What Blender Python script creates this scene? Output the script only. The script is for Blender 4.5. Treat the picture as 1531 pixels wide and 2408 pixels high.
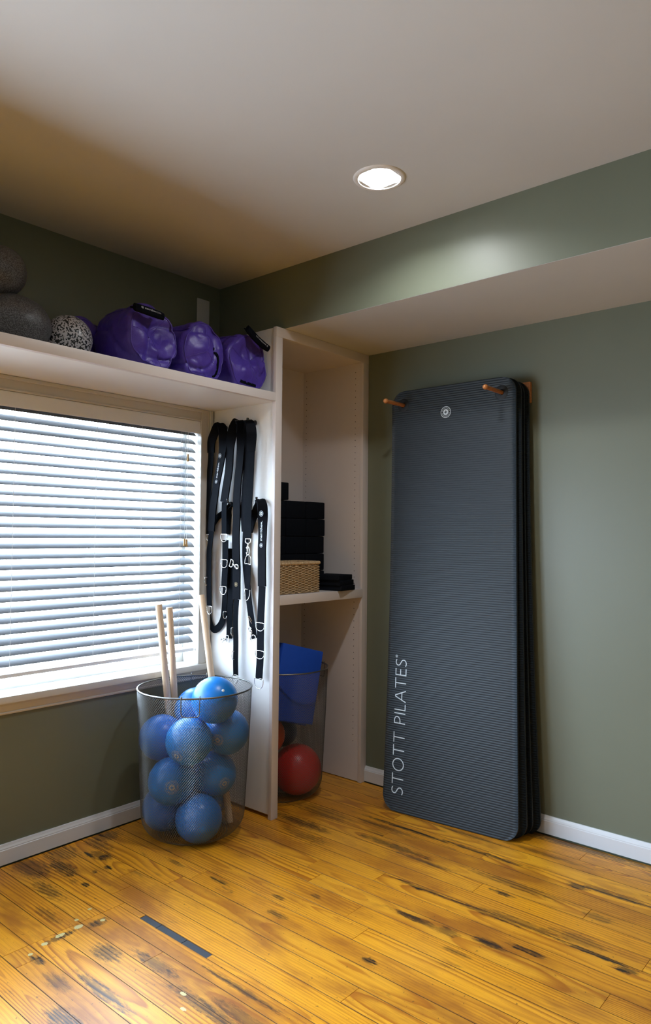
import bpy, bmesh, math, random
from math import sin, cos, pi, sqrt, radians
from mathutils import Vector, Matrix, noise

for o in list(bpy.data.objects):
    bpy.data.objects.remove(o)
SC = bpy.context.scene
COL = SC.collection
rnd = random.Random(7)

# ------------------------------------------------------------------ camera
cam_d = bpy.data.cameras.new('camera')
cam_d.sensor_fit = 'VERTICAL'
cam_d.sensor_height = 36.0
cam_d.lens = 1687.15 / 2408 * 36.0
cam_d.clip_start = 0.05
cam = bpy.data.objects.new('camera', cam_d)
COL.objects.link(cam)
cam.matrix_world = (Matrix.Translation((-2.915, -2.672, 1.2422)) @ Matrix.Rotation(-0.8597, 4, 'Z')
                    @ Matrix.Rotation(1.6022, 4, 'X') @ Matrix.Rotation(0.0092, 4, 'Z'))
SC.camera = cam

# ------------------------------------------------------------------ view, world, lights
SC.view_settings.view_transform = 'Standard'
SC.view_settings.look = 'None'
SC.view_settings.gamma = 1.0
SC.view_settings.use_curve_mapping = False
SC.view_settings.exposure = 0.0

SKY_STRENGTH = 24.5
GROUND_STRENGTH = 0.95
LAMP_STRENGTH = 335.0
FILL_LAMP_STRENGTH = 40.0  # unseen downlights added for soft ambient light
LAMP_COLOR = (0.95, 0.98, 1.0)

world = bpy.data.worlds.new('sky')
SC.world = world
world.use_nodes = True
wn = world.node_tree
wn.nodes.clear()
w_out = wn.nodes.new('ShaderNodeOutputWorld')
w_bg = wn.nodes.new('ShaderNodeBackground')
w_tc = wn.nodes.new('ShaderNodeTexCoord')
w_sep = wn.nodes.new('ShaderNodeSeparateXYZ')
w_map = wn.nodes.new('ShaderNodeMapRange')
w_map.inputs['From Min'].default_value = -0.06
w_map.inputs['From Max'].default_value = 0.10
w_mix = wn.nodes.new('ShaderNodeMix')
w_mix.data_type = 'RGBA'
g = GROUND_STRENGTH
w_mix.inputs[6].default_value = (0.74 * g, 0.86 * g, 1.02 * g, 1)      # lawn and pavement below the horizon
w_mix.inputs[7].default_value = (0.70, 0.86, 1.08, 1)                   # bright overcast sky
wn.links.new(w_tc.outputs['Generated'], w_sep.inputs[0])
wn.links.new(w_sep.outputs['Z'], w_map.inputs['Value'])
wn.links.new(w_map.outputs[0], w_mix.inputs[0])
wn.links.new(w_mix.outputs[2], w_bg.inputs['Color'])
w_bg.inputs['Strength'].default_value = SKY_STRENGTH
wn.links.new(w_bg.outputs[0], w_out.inputs[0])

for (px_, pz_, pw_, ph_) in ((-1.535, 1.2, 1.60, 1.16), (-3.45, 1.09, 1.90, 1.38)):
    portal_d = bpy.data.lights.new('window_daylight', 'AREA')
    portal_d.shape = 'RECTANGLE'
    portal_d.size = pw_
    portal_d.size_y = ph_
    portal_d.cycles.is_portal = True
    portal = bpy.data.objects.new('window_daylight', portal_d)
    COL.objects.link(portal)
    portal.location = (px_, 0.125, pz_)
    portal.rotation_euler = (-pi / 2, 0, 0)      # faces -y, into the room


# ------------------------------------------------------------------ material helper
class NT:
    def __init__(self, name):
        self.m = bpy.data.materials.new(name)
        self.m.use_nodes = True
        self.t = self.m.node_tree
        self.t.nodes.clear()
        self.out = self.t.nodes.new('ShaderNodeOutputMaterial')

    def n(self, typ, ins=None, **at):
        nd = self.t.nodes.new(typ)
        for k, v in at.items():
            setattr(nd, k, v)
        for k, v in (ins or {}).items():
            s = nd.inputs[k]
            if isinstance(v, bpy.types.NodeSocket):
                self.t.links.new(v, s)
            else:
                s.default_value = v
        return nd

    def math(self, op, a, b=0.0, c=0.0, clamp=False):
        nd = self.n('ShaderNodeMath', {0: a, 1: b, 2: c}, operation=op, use_clamp=clamp)
        return nd.outputs[0]

    def mix(self, f, a, b, bt='MIX'):
        nd = self.n('ShaderNodeMix', None, data_type='RGBA', blend_type=bt)
        for i, v in ((0, f), (6, a), (7, b)):
            if isinstance(v, bpy.types.NodeSocket):
                self.t.links.new(v, nd.inputs[i])
            else:
                nd.inputs[i].default_value = v if i == 0 else (tuple(v) + (1,))[:4]
        return nd.outputs[2]

    def noise(self, vec, scale, detail=3.0, rough=0.5, dist=0.0):
        return self.n('ShaderNodeTexNoise', {'Vector': vec, 'Scale': scale, 'Detail': detail, 'Roughness': rough,
                                             'Distortion': dist})

    def ramp(self, f, a, b):
        return self.n('ShaderNodeMapRange', {'Value': f, 'From Min': a, 'From Max': b},
                      interpolation_type='SMOOTHSTEP').outputs[0]

    def bsdf(self, color, rough=0.5, metal=0.0, bump=None, bump_s=0.2, bump_d=0.002, **kw):
        ins = {'Base Color': color if isinstance(color, bpy.types.NodeSocket) else (tuple(color) + (1,))[:4],
               'Roughness': rough, 'Metallic': metal}
        for k, v in kw.items():
            ins[k.replace('_', ' ')] = v
        if bump is not None:
            b = self.n('ShaderNodeBump', {'Height': bump, 'Strength': bump_s, 'Distance': bump_d})
            ins['Normal'] = b.outputs[0]
        p = self.n('ShaderNodeBsdfPrincipled', ins)
        self.t.links.new(p.outputs[0], self.out.inputs[0])
        return self.m


def obj_co(t):
    return t.n('ShaderNodeTexCoord').outputs['Object']


def world_co(t):
    return t.n('ShaderNodeNewGeometry').outputs['Position']


M = {}


def paint(name, col, rough=0.45, var=0.06, bump=0.12, scale=260):
    t = NT(name)
    co = world_co(t)
    big = t.noise(co, 1.7, 4).outputs[0]
    fine = t.noise(co, scale, 2).outputs[0]
    dark = tuple(c * (1 - var) for c in col)
    lite = tuple(min(1, c * (1 + var)) for c in col)
    c = t.mix(t.ramp(big, 0.3, 0.7), dark, lite)
    r = t.math('MULTIPLY_ADD', big, 0.12, rough - 0.06)
    M[name] = t.bsdf(c, r, bump=fine, bump_s=bump, bump_d=0.001)
    return M[name]


def plain(name, col, rough=0.5, metal=0.0, var=0.08, scale=30, bump=0.1, **kw):
    t = NT(name)
    co = obj_co(t)
    nz = t.noise(co, scale, 4).outputs[0]
    c = t.mix(nz, tuple(c * (1 - var) for c in col), tuple(min(1, c * (1 + var)) for c in col))
    fine = t.noise(co, scale * 12, 2).outputs[0]
    M[name] = t.bsdf(c, rough, metal, bump=fine, bump_s=bump, bump_d=0.0008, **kw)
    return M[name]


paint('sage_wall_paint', (0.146, 0.160, 0.113), 0.43, 0.03, 0.10)
paint('ceiling_paint', (0.56, 0.56, 0.555), 0.75, 0.025, 0.08)
paint('cabinet_paint', (0.70, 0.64, 0.625), 0.40, 0.03, 0.08)
paint('window_trim_paint', (0.58, 0.56, 0.52), 0.42, 0.03, 0.06)
paint('baseboard_paint', (0.66, 0.67, 0.70), 0.40, 0.03, 0.06)
paint('lightened_panel_paint', (0.83, 0.82, 0.80), 0.36, 0.02, 0.07)  # cabinet paint lightened, the window light on these faces put into its colour
plain('dark_gap', (0.012, 0.011, 0.010), 0.9)
plain('slat_white', (0.80, 0.82, 0.85), 0.45, 0, 0.02)
plain('cord_white', (0.75, 0.76, 0.74), 0.7)
plain('tassel_wood', (0.55, 0.36, 0.15), 0.45)
plain('wall_plate', (0.60, 0.59, 0.60), 0.4, 0, 0.02)
plain('fixture_white', (0.72, 0.69, 0.66), 0.45, 0, 0.02)
plain('steel_wire', (0.20, 0.20, 0.195), 0.34, 0.9, 0.1)
plain('chrome', (0.80, 0.80, 0.79), 0.16, 1.0, 0.03)
plain('black_webbing', (0.0055, 0.007, 0.010), 0.72, 0, 0.25, 60, 0.4, Specular_IOR_Level=0.03)
plain('black_neoprene', (0.005, 0.006, 0.009), 0.55, 0, 0.2, 40, 0.2, Specular_IOR_Level=0.03)
plain('black_foam', (0.0075, 0.009, 0.013), 0.75, 0, 0.2, 90, 0.5, Specular_IOR_Level=0.03)
plain('black_plastic', (0.012, 0.014, 0.018), 0.32)
plain('hook_plastic', (0.022, 0.025, 0.028), 0.35)
plain('print_white', (0.62, 0.70, 0.76), 0.6, 0, 0.03)
plain('print_grey', (0.42, 0.43, 0.45), 0.6, 0, 0.03)
plain('print_gold', (0.30, 0.22, 0.10), 0.5, 0, 0.03)
plain('blue_foam', (0.005, 0.075, 0.55), 0.7, 0, 0.06, 60, 0.5)
plain('red_rubber', (0.62, 0.012, 0.010), 0.34, 0, 0.05, 8, 0.12)
plain('orange_rubber', (0.75, 0.10, 0.012), 0.36, 0, 0.05, 8, 0.12)
plain('navy_rubber', (0.012, 0.055, 0.14), 0.4, 0, 0.05, 8, 0.12)
plain('plug_white', (0.8, 0.82, 0.85), 0.4)
plain('velcro_black', (0.004, 0.005, 0.008), 0.8, 0, 0.3, 80, 0.6, Specular_IOR_Level=0.03)
plain('filler_grey', (0.045, 0.05, 0.06), 0.35, 0, 0.2, 20)


def mk_blue():
    t = NT('blue_rubber')
    co = obj_co(t)
    r = t.n('ShaderNodeObjectInfo').outputs['Random']
    base = t.mix(r, (0.006, 0.16, 0.62), (0.010, 0.24, 0.66))
    nz = t.noise(co, 420, 2).outputs[0]
    big = t.noise(co, 9, 3).outputs[0]
    c = t.mix(t.math('MULTIPLY', big, 0.35), base, (0.004, 0.10, 0.46))
    M['blue_rubber'] = t.bsdf(c, 0.33, bump=nz, bump_s=0.12, bump_d=0.0006)


mk_blue()


def mk_wood(name, a, b, rough, axis_scale):
    t = NT(name)
    co = obj_co(t)
    mp = t.n('ShaderNodeMapping', {'Vector': co, 'Scale': axis_scale}).outputs[0]
    nz = t.noise(mp, 6, 5, 0.6, 0.6).outputs[0]
    c = t.mix(t.ramp(nz, 0.35, 0.65), a, b)
    M[name] = t.bsdf(c, rough, bump=nz, bump_s=0.1)


mk_wood('dowel_wood', (0.66, 0.46, 0.29), (0.76, 0.57, 0.38), 0.5, (30, 30, 2.0))
mk_wood('oak_peg', (0.42, 0.155, 0.045), (0.55, 0.22, 0.07), 0.28, (4, 18, 18))


def mk_mat():
    t = NT('mat_foam')
    co = world_co(t)
    big = t.noise(co, 3.0, 4).outputs[0]
    pits = t.noise(co, 190, 2, 0.6).outputs[0]
    zone = t.ramp(big, 0.45, 0.62)
    c = t.mix(t.math('MULTIPLY', big, 0.6), (0.018, 0.025, 0.032), (0.026, 0.035, 0.044))
    pit = t.math('MULTIPLY', t.ramp(pits, 0.60, 0.70), zone)
    c = t.mix(t.math('MULTIPLY', pit, 0.5), c, (0.012, 0.016, 0.022))
    fine = t.noise(co, 900, 2).outputs[0]
    h = t.math('SUBTRACT', t.math('MULTIPLY', fine, 0.3), t.math('MULTIPLY', pit, 1.0))
    M['mat_foam'] = t.bsdf(c, 0.50, Specular_IOR_Level=0.38, bump=h, bump_s=0.25, bump_d=0.0008)


mk_mat()
plain('mat_edge', (0.008, 0.010, 0.013), 0.6, 0, 0.2, 60, 0.3)


def mk_purple():
    t = NT('purple_vinyl')
    co = obj_co(t)
    weave = t.noise(co, 500, 2).outputs[0]
    fold = t.noise(co, 11, 4, 0.6, 1.2).outputs[0]
    c = t.mix(fold, (0.056, 0.028, 0.28), (0.076, 0.040, 0.36))
    h = t.math('ADD', t.math('MULTIPLY', fold, 5.0), t.math('MULTIPLY', weave, 0.35))
    M['purple_vinyl'] = t.bsdf(c, 0.42, bump=h, bump_s=0.35, bump_d=0.002)


mk_purple()


def mk_speckle(name, a, b, scale, lo, hi, rough, fine=False):
    t = NT(name)
    co = obj_co(t)
    nz = t.noise(co, scale, 1.0 if not fine else 3.0, 0.5, 0.4).outputs[0]
    f = t.ramp(nz, lo, hi)
    c = t.mix(f, a, b)
    M[name] = t.bsdf(c, rough, bump=nz, bump_s=0.35, bump_d=0.001)


mk_speckle('speckled_white_foam', (0.52, 0.50, 0.53), (0.006, 0.006, 0.010), 130, 0.515, 0.54, 0.35)
mk_speckle('speckled_grey_foam', (0.045, 0.043, 0.047), (0.19, 0.19, 0.205), 330, 0.40, 0.66, 0.4, True)


def mk_wicker():
    t = NT('wicker')
    co = obj_co(t)
    r = t.n('ShaderNodeObjectInfo').outputs['Random']
    nz = t.noise(co, 60, 4).outputs[0]
    f = t.noise(t.n('ShaderNodeMapping', {'Vector': co, 'Scale': (30, 30, 200)}).outputs[0], 5, 3).outputs[0]
    c = t.mix(nz, (0.40, 0.25, 0.12), (0.62, 0.45, 0.26))
    c = t.mix(t.math('MULTIPLY', t.ramp(f, 0.55, 0.7), 0.6), c, (0.25, 0.11, 0.045))
    M['wicker'] = t.bsdf(c, 0.6, bump=f, bump_s=0.4, bump_d=0.001)


mk_wicker()


def mk_pane():
    t = NT('window_glass')
    fr = t.n('ShaderNodeFresnel', {'IOR': 1.35})
    back = t.n('ShaderNodeNewGeometry').outputs['Backfacing']
    fac = t.math('MULTIPLY', fr.outputs[0], t.math('SUBTRACT', 1.0, back))   # reflect on the room-side skin only
    tr = t.n('ShaderNodeBsdfTransparent', {'Color': (0.97, 0.985, 0.98, 1)})
    gl = t.n('ShaderNodeBsdfGlossy', {'Roughness': 0.02})
    mx = t.n('ShaderNodeMixShader', {0: fac, 1: tr.outputs[0], 2: gl.outputs[0]})
    t.t.links.new(mx.outputs[0], t.out.inputs[0])
    M['window_glass'] = t.m


mk_pane()


def mk_slat():
    # white slats, coloured darker than their paint to tone down the window's brightness
    t = NT('blind_slat')
    co = obj_co(t)
    nz = t.noise(co, 20, 3).outputs[0]
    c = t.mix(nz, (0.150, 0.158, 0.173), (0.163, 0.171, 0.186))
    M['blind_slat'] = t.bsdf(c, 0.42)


mk_slat()


def mk_lamp(name, strength):
    t = NT(name)
    e = t.n('ShaderNodeEmission', {'Color': LAMP_COLOR + (1,), 'Strength': strength})
    t.t.links.new(e.outputs[0], t.out.inputs[0])
    M[name] = t.m


# stains in floor coordinates: x, y, half-width across the board, half-length along it, strength
STAINS = [
    (-1.50, -0.19, .030, .085, .80), (-1.575, -0.10, .050, .10, .62), (-1.44, -0.07, .06, .07, .55),
    (-1.375, -0.160, .012, .030, 1.0), (-1.512, -0.360, .012, .020, .95), (-1.386, -0.306, .011, .022, .95),
    (-1.440, -0.300, .010, .014, .8), (-1.35, -0.20, .030, .060, .75), (-1.30, -0.10, .03, .08, .6), (-1.24, -0.06, .06, .05, .7),
    (-1.62, -0.30, .025, .090, .62), (-1.70, -0.45, .018, .07, .5),
    (-1.195, -0.457, .010, .060, .62), (-1.181, -0.692, .011, .050, .8), (-1.12, -0.93, .012, .03, .7), (-1.205, -1.00, .014, .045, .7),
    (-0.352, -0.93, .012, .23, 1.0), (-0.345, -1.28, .012, .19, .8), (-0.40, -0.86, .018, .16, .5),
    (-0.527, -0.98, .018, .17, .85), (-0.560, -1.16, .014, .12, .6), (-0.583, -1.489, .012, .045, 1.0), (-0.50, -1.50, .022, .17, .55),
    (-0.742, -1.26, .010, .14, .8), (-0.751, -1.256, .009, .020, 1.0), (-0.738, -1.50, .012, .16, .75), (-0.72, -1.62, .022, .14, .55),
    (-0.925, -1.36, .014, .10, .8), (-0.921, -1.475, .022, .040, .7),
    (-0.893, -1.600, .018, .050, 1.2), (-0.852, -1.710, .012, .060, 1.2), (-1.208, -1.386, .012, .028, 1.0),
    (-0.359, -1.672, .018, .040, 1.1), (-0.335, -1.79, .014, .13, .8), (-0.733, -1.86, .010, .12, 1.0), (-0.69, -1.80, .028, .09, .5),
    (-0.752, -1.961, .016, .035, 1.0), (-0.60, -0.56, .030, .15, .75), (-0.69, -0.66, .03, .12, .5), (-0.45, -0.55, .05, .15, .5),
    (-1.692, -0.778, .030, .060, .72), (-1.63, -0.93, .020, .10, .7), (-1.66, -1.20, .020, .16, .7), (-1.62, -1.30, .02, .12, .6),
    (-1.80, -0.93, .018, .13, .75), (-1.86, -0.80, .02, .06, .55), (-1.93, -0.98, .03, .10, .8), (-1.545, -1.20, .010, .16, .7),
    (-1.845, -0.66, .012, .035, .85), (-1.62, -0.615, .035, .020, .8), (-1.74, -0.60, .05, .014, .8),
    (-0.19, -1.45, .012, .20, .5), (-0.03, -1.55, .035, .35, .75), (-0.23, -1.15, .012, .16, .6), (-0.52, -1.80, .02, .05, .5),
    (-1.50, -0.79, .015, .03, .6), (-1.03, -1.02, .012, .02, .6), (-1.00, -1.55, .01, .05, .6),
]
CHIPS = [(-1.735, -0.592, .018, .010), (-1.672, -0.590, .018, .012), (-1.60, -0.612, .010, .008), (-1.79, -0.600, .012, .010),
         (-1.655, -0.548, .008, .008), (-1.59, -0.52, .008, .006), (-1.70, -1.15, .006, .012), (-1.845, -0.62, .008, .008), (-1.66, -1.10, .007, .012)]


def mk_floor():
    t = NT('pine_plank')
    loc = obj_co(t)
    wco = world_co(t)
    r = t.n('ShaderNodeObjectInfo').outputs['Random']
    off = t.n('ShaderNodeCombineXYZ', {0: t.math('MULTIPLY', r, 31.7), 1: t.math('MULTIPLY', r, 87.3),
                                       2: t.math('MULTIPLY', r, 13.1)}).outputs[0]
    p = t.n('ShaderNodeVectorMath', {0: loc, 1: off}, operation='ADD').outputs[0]
    sep = t.n('ShaderNodeSeparateXYZ', {0: loc})
    # slowly wandering heart-wood depth gives cathedral figure
    along = t.n('ShaderNodeMapping', {'Vector': p, 'Scale': (0.7, 0.62, 0.0)}).outputs[0]
    wob = t.noise(along, 1.55, 2.0, 0.45).outputs[0]
    wob2 = t.noise(t.n('ShaderNodeMapping', {'Vector': p, 'Scale': (3.6, 1.3, 0.0)}).outputs[0], 2.0, 3.0, 0.5).outputs[0]
    cx = t.math('MULTIPLY_ADD', t.math('FRACT', t.math('MULTIPLY', r, 7.31)), 0.13, -0.025)
    dx = t.math('SUBTRACT', sep.outputs['X'], cx)
    dx = t.math('MULTIPLY_ADD', wob2, 0.007, dx)
    base_d = t.math('MULTIPLY_ADD', t.math('POWER', t.math('FRACT', t.math('MULTIPLY', r, 23.7)), 1.6), 0.12, -0.075)
    dz = t.math('MULTIPLY_ADD', wob, 0.15, base_d)
    rr = t.math('SQRT', t.math('ADD', t.math('MULTIPLY', dx, dx), t.math('MULTIPLY', dz, dz)))
    ph = t.math('MULTIPLY_ADD', t.math('FRACT', t.math('MULTIPLY', r, 3.77)), 70.0, 75.0)
    wig = t.noise(t.n('ShaderNodeMapping', {'Vector': p, 'Scale': (30, 3.4, 1)}).outputs[0], 1.0, 4, 0.6).outputs[0]
    rr = t.math('MULTIPLY_ADD', wig, 0.0065, rr)
    ring = t.math('FRACT', t.math('MULTIPLY', rr, ph))
    late = t.math('MULTIPLY', t.ramp(ring, 0.30, 0.86), t.math('SUBTRACT', 1.0, t.ramp(ring, 0.88, 0.99)))
    fib = t.noise(t.n('ShaderNodeMapping', {'Vector': p, 'Scale': (420, 9, 1)}).outputs[0], 1.0, 3).outputs[0]
    tint = t.math('FRACT', t.math('MULTIPLY', r, 11.9))
    early = t.mix(tint, (0.86, 0.365, 0.014), (0.92, 0.43, 0.026))
    latec = t.mix(tint, (0.36, 0.095, 0.005), (0.45, 0.135, 0.007))
    lvar = t.noise(t.n('ShaderNodeMapping', {'Vector': p, 'Scale': (9, 1.3, 1)}).outputs[0], 1.0, 3).outputs[0]
    lstr = t.math('MULTIPLY_ADD', t.ramp(lvar, 0.35, 0.65), 0.62, 0.33)
    c = t.mix(t.math('MULTIPLY', late, lstr), early, latec)
    tone = t.math('MULTIPLY_ADD', t.math('FRACT', t.math('MULTIPLY', r, 41.3)), 0.42, 0.0)
    c = t.mix(tone, c, (0.40, 0.135, 0.012))
    c = t.mix(t.math('MULTIPLY', t.ramp(fib, 0.35, 0.75), 0.42), c, (0.36, 0.115, 0.012))
    blotch = t.noise(t.n('ShaderNodeMapping', {'Vector': wco, 'Scale': (6, 2.2, 1)}).outputs[0], 1.0, 4, 0.6).outputs[0]
    c = t.mix(t.math('MULTIPLY', t.ramp(blotch, 0.46, 0.68), 0.72), c, (0.27, 0.078, 0.010))
    pale = t.noise(wco, 1.1, 2).outputs[0]
    c = t.mix(t.math('MULTIPLY', t.ramp(pale, 0.5, 0.75), 0.25), c, (0.72, 0.42, 0.12))
    # old dirt caught in the grain
    sx = t.n('ShaderNodeMapping', {'Vector': p, 'Scale': (26, 4.2, 1)}).outputs[0]
    dirt = t.noise(sx, 1.0, 5, 0.62, 0.5).outputs[0]
    dm = t.math('MULTIPLY', t.ramp(dirt, 0.60, 0.72), t.ramp(t.noise(wco, 3.1, 3).outputs[0], 0.40, 0.60))
    spk = t.noise(wco, 75, 3, 0.6).outputs[0]
    dm = t.math('MAXIMUM', dm, t.math('MULTIPLY', t.ramp(spk, 0.665, 0.70), 0.9))
    wsep = t.n('ShaderNodeSeparateXYZ', {0: wco})
    edge = t.noise(t.n('ShaderNodeMapping', {'Vector': wco, 'Scale': (3.6, 0.75, 1)}).outputs[0], 34, 6, 0.75).outputs[0]
    edge2 = t.math('MULTIPLY_ADD', edge, 4.2, -2.0)
    total = None
    for (x, y, a, b, s) in STAINS:
        a, b = a * 1.25, b * 1.2
        u = t.math('MULTIPLY', t.math('ADD', wsep.outputs['X'], -x), 1 / a)
        v = t.math('MULTIPLY', t.math('ADD', wsep.outputs['Y'], -y), 1 / b)
        q = t.math('MULTIPLY_ADD', u, u, t.math('MULTIPLY', v, v))
        q = t.math('ADD', q, edge2)
        k = t.n('ShaderNodeMapRange', {'Value': q, 'From Min': 1.05, 'From Max': 0.30, 'To Max': min(1.0, s * 1.05)}).outputs[0]
        total = k if total is None else t.math('MAXIMUM', total, k)
    grainy = t.math('MULTIPLY_ADD', late, 0.40, 0.78)
    stain = t.math('MULTIPLY', total, grainy, clamp=True)
    c = t.mix(t.math('MULTIPLY', dm, 0.70), c, (0.085, 0.040, 0.014))
    c = t.mix(stain, c, (0.020, 0.014, 0.010))
    gen = t.n('ShaderNodeSeparateXYZ', {0: t.n('ShaderNodeTexCoord').outputs['Generated']})
    ex = t.math('ABSOLUTE', t.math('SUBTRACT', gen.outputs['X'], 0.5))
    ex = t.math('MULTIPLY_ADD', edge, 0.016, ex)
    c = t.mix(t.math('MULTIPLY', t.ramp(ex, 0.4905, 0.503), 0.75), c, (0.07, 0.028, 0.010))
    chip = None
    e3 = t.math('MULTIPLY_ADD', t.noise(wco, 120, 3, 0.7).outputs[0], 2.0, -1.0)
    for (x, y, a, b) in CHIPS:
        u = t.math('MULTIPLY', t.math('ADD', wsep.outputs['X'], -x), 1 / a)
        v = t.math('MULTIPLY', t.math('ADD', wsep.outputs['Y'], -y), 1 / b)
        q = t.math('ADD', t.math('MULTIPLY_ADD', u, u, t.math('MULTIPLY', v, v)), e3)
        k = t.ramp(t.math('SUBTRACT', 1.0, q), 0.15, 0.35)
        chip = k if chip is None else t.math('MAXIMUM', chip, k)
    c = t.mix(chip, c, (0.62, 0.52, 0.24))
    rough = t.math('MULTIPLY_ADD', blotch, 0.16, 0.29)
    h = t.math('ADD', t.math('MULTIPLY', late, 0.25), t.math('MULTIPLY', edge, 0.5))
    M['pine_plank'] = t.bsdf(c, rough, Specular_IOR_Level=0.40, bump=h, bump_s=0.09, bump_d=0.0012)


mk_floor()


# ------------------------------------------------------------------ mesh building
class MB:
    def __init__(self):
        self.v = []
        self.f = []

    def add(self, vs, fs):
        b = len(self.v)
        self.v += [tuple(p) for p in vs]
        self.f += [tuple(i + b for i in q) for q in fs]
        return self

    def box(self, x0, x1, y0, y1, z0, z1, bev=0.0):
        if bev <= 0:
            vs = [(x, y, z) for x in (x0, x1) for y in (y0, y1) for z in (z0, z1)]
            fs = [(0, 1, 3, 2), (4, 6, 7, 5), (0, 4, 5, 1), (2, 3, 7, 6), (0, 2, 6, 4), (1, 5, 7, 3)]
            return self.add(vs, fs)
        bm = bmesh.new()
        bmesh.ops.create_cube(bm, size=1)
        for w in bm.verts:
            w.co = Vector(((x0 + x1) / 2 + w.co.x * (x1 - x0), (y0 + y1) / 2 + w.co.y * (y1 - y0),
                           (z0 + z1) / 2 + w.co.z * (z1 - z0)))
        bmesh.ops.bevel(bm, geom=list(bm.edges), offset=bev, segments=2, affect='EDGES', profile=0.6)
        bm.verts.index_update()
        self.add([w.co[:] for w in bm.verts], [[w.index for w in q.verts] for q in bm.faces])
        bm.free()
        return self

    def obox(self, c, ax, ay, az, bev=0.0):
        """oriented box: centre and three half-axis vectors"""
        k = MB().box(-1, 1, -1, 1, -1, 1)
        if bev:
            la, lb, lc = Vector(ax).length, Vector(ay).length, Vector(az).length
            k = MB().box(-la, la, -lb, lb, -lc, lc, bev)
            ax, ay, az = Vector(ax) / la, Vector(ay) / lb, Vector(az) / lc
        c, ax, ay, az = Vector(c), Vector(ax), Vector(ay), Vector(az)
        return self.add([c + ax * p[0] + ay * p[1] + az * p[2] for p in k.v], k.f)

    def tube(self, pts, r, seg=8, closed=False, cap=True):
        pts = [Vector(p) for p in pts]
        n = len(pts)
        rs = r if isinstance(r, (list, tuple)) else [r] * n
        up = None
        rings = []
        for i in range(n):
            if closed:
                d = pts[(i + 1) % n] - pts[i - 1]
            else:
                d = pts[min(i + 1, n - 1)] - pts[max(i - 1, 0)]
            d.normalize()
            if up is None:
                up = Vector((0, 0, 1)) if abs(d.z) < 0.9 else Vector((1, 0, 0))
                up = (up - d * up.dot(d)).normalized()
            else:
                up = (up - d * up.dot(d))
                up = up.normalized() if up.length > 1e-6 else d.orthogonal().normalized()
            s = d.cross(up)
            rings.append([pts[i] + (up * cos(2 * pi * k / seg) + s * sin(2 * pi * k / seg)) * rs[i] for k in range(seg)])
        vs = [p for q in rings for p in q]
        fs = []
        m = n if closed else n - 1
        for i in range(m):
            a, b = i * seg, ((i + 1) % n) * seg
            for k in range(seg):
                k2 = (k + 1) % seg
                fs.append((a + k, a + k2, b + k2, b + k))
        if cap and not closed:
            fs.append(tuple(range(seg))[::-1])
            fs.append(tuple((n - 1) * seg + k for k in range(seg)))
        return self.add(vs, fs)

    def lathe(self, prof, c=(0, 0, 0), seg=32, axis='Z'):
        """prof: list of (radius, height)"""
        vs, fs = [], []
        for (r, h) in prof:
            for k in range(seg):
                a = 2 * pi * k / seg
                p = (r * cos(a), r * sin(a), h)
                if axis == 'X':
                    p = (h, r * cos(a), r * sin(a))
                if axis == 'Y':
                    p = (r * sin(a), h, r * cos(a))
                vs.append((p[0] + c[0], p[1] + c[1], p[2] + c[2]))
        for i in range(len(prof) - 1):
            for k in range(seg):
                k2 = (k + 1) % seg
                fs.append((i * seg + k, i * seg + k2, (i + 1) * seg + k2, (i + 1) * seg + k))
        return self.add(vs, fs)

    def sphere(self, c, r, nu=32, nv=18, sc=(1, 1, 1), fn=None):
        vs, fs = [], []
        for j in range(nv + 1):
            th = pi * j / nv
            for i in range(nu):
                a = 2 * pi * i / nu
                d = Vector((sin(th) * cos(a), sin(th) * sin(a), cos(th)))
                k = fn(d) if fn else 1.0
                vs.append((c[0] + d.x * r * sc[0] * k, c[1] + d.y * r * sc[1] * k, c[2] + d.z * r * sc[2] * k))
        for j in range(nv):
            for i in range(nu):
                i2 = (i + 1) % nu
                if j == 0:
                    fs.append((j * nu, (j + 1) * nu + i, (j + 1) * nu + i2))
                elif j == nv - 1:
                    fs.append((j * nu + i, (j + 1) * nu, j * nu + i2))
                else:
                    fs.append((j * nu + i, (j + 1) * nu + i, (j + 1) * nu + i2, j * nu + i2))
        return self.add(vs, fs)

    def prism(self, poly, x0, x1, axis='X'):
        """extrude a polygon (list of 2D points) along an axis; X: (y,z) Y: (x,z)"""
        n = len(poly)
        vs = []
        for t in (x0, x1):
            for (a, b) in poly:
                vs.append((t, a, b) if axis == 'X' else ((a, t, b) if axis == 'Y' else (a, b, t)))
        fs = [(i, (i + 1) % n, n + (i + 1) % n, n + i) for i in range(n)]
        fs += [tuple(range(n))[::-1], tuple(range(n, 2 * n))]
        return self.add(vs, fs)


def wloc(o):
    p = Vector((0, 0, 0))
    while o:
        p += o.location
        o = o.parent
    return p


def build(mb, name, mat, parent=None, smooth=False, local=False, origin=None, fix=True, sharp=None):
    """one mesh object; vertices are in world coordinates unless local"""
    me = bpy.data.meshes.new(name)
    off = Vector((0, 0, 0))
    if not local:
        if parent:
            off = wloc(parent)
        if origin is not None:
            off = Vector(origin)
    me.from_pydata([tuple(Vector(p) - off) for p in mb.v], [], mb.f)
    if fix:
        bm = bmesh.new()
        bm.from_mesh(me)
        bmesh.ops.remove_doubles(bm, verts=bm.verts, dist=1e-6)
        bmesh.ops.recalc_face_normals(bm, faces=bm.faces)
        bm.to_mesh(me)
        bm.free()
    me.materials.append(M[mat])
    if smooth:
        me.polygons.foreach_set('use_smooth', [True] * len(me.polygons))
        if sharp:
            me.set_sharp_from_angle(angle=radians(sharp))
    me.update()
    o = bpy.data.objects.new(name, me)
    COL.objects.link(o)
    if parent:
        o.parent = parent
        if origin is not None:
            o.location = Vector(origin) - wloc(parent)
    elif origin is not None:
        o.location = origin
    return o


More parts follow.
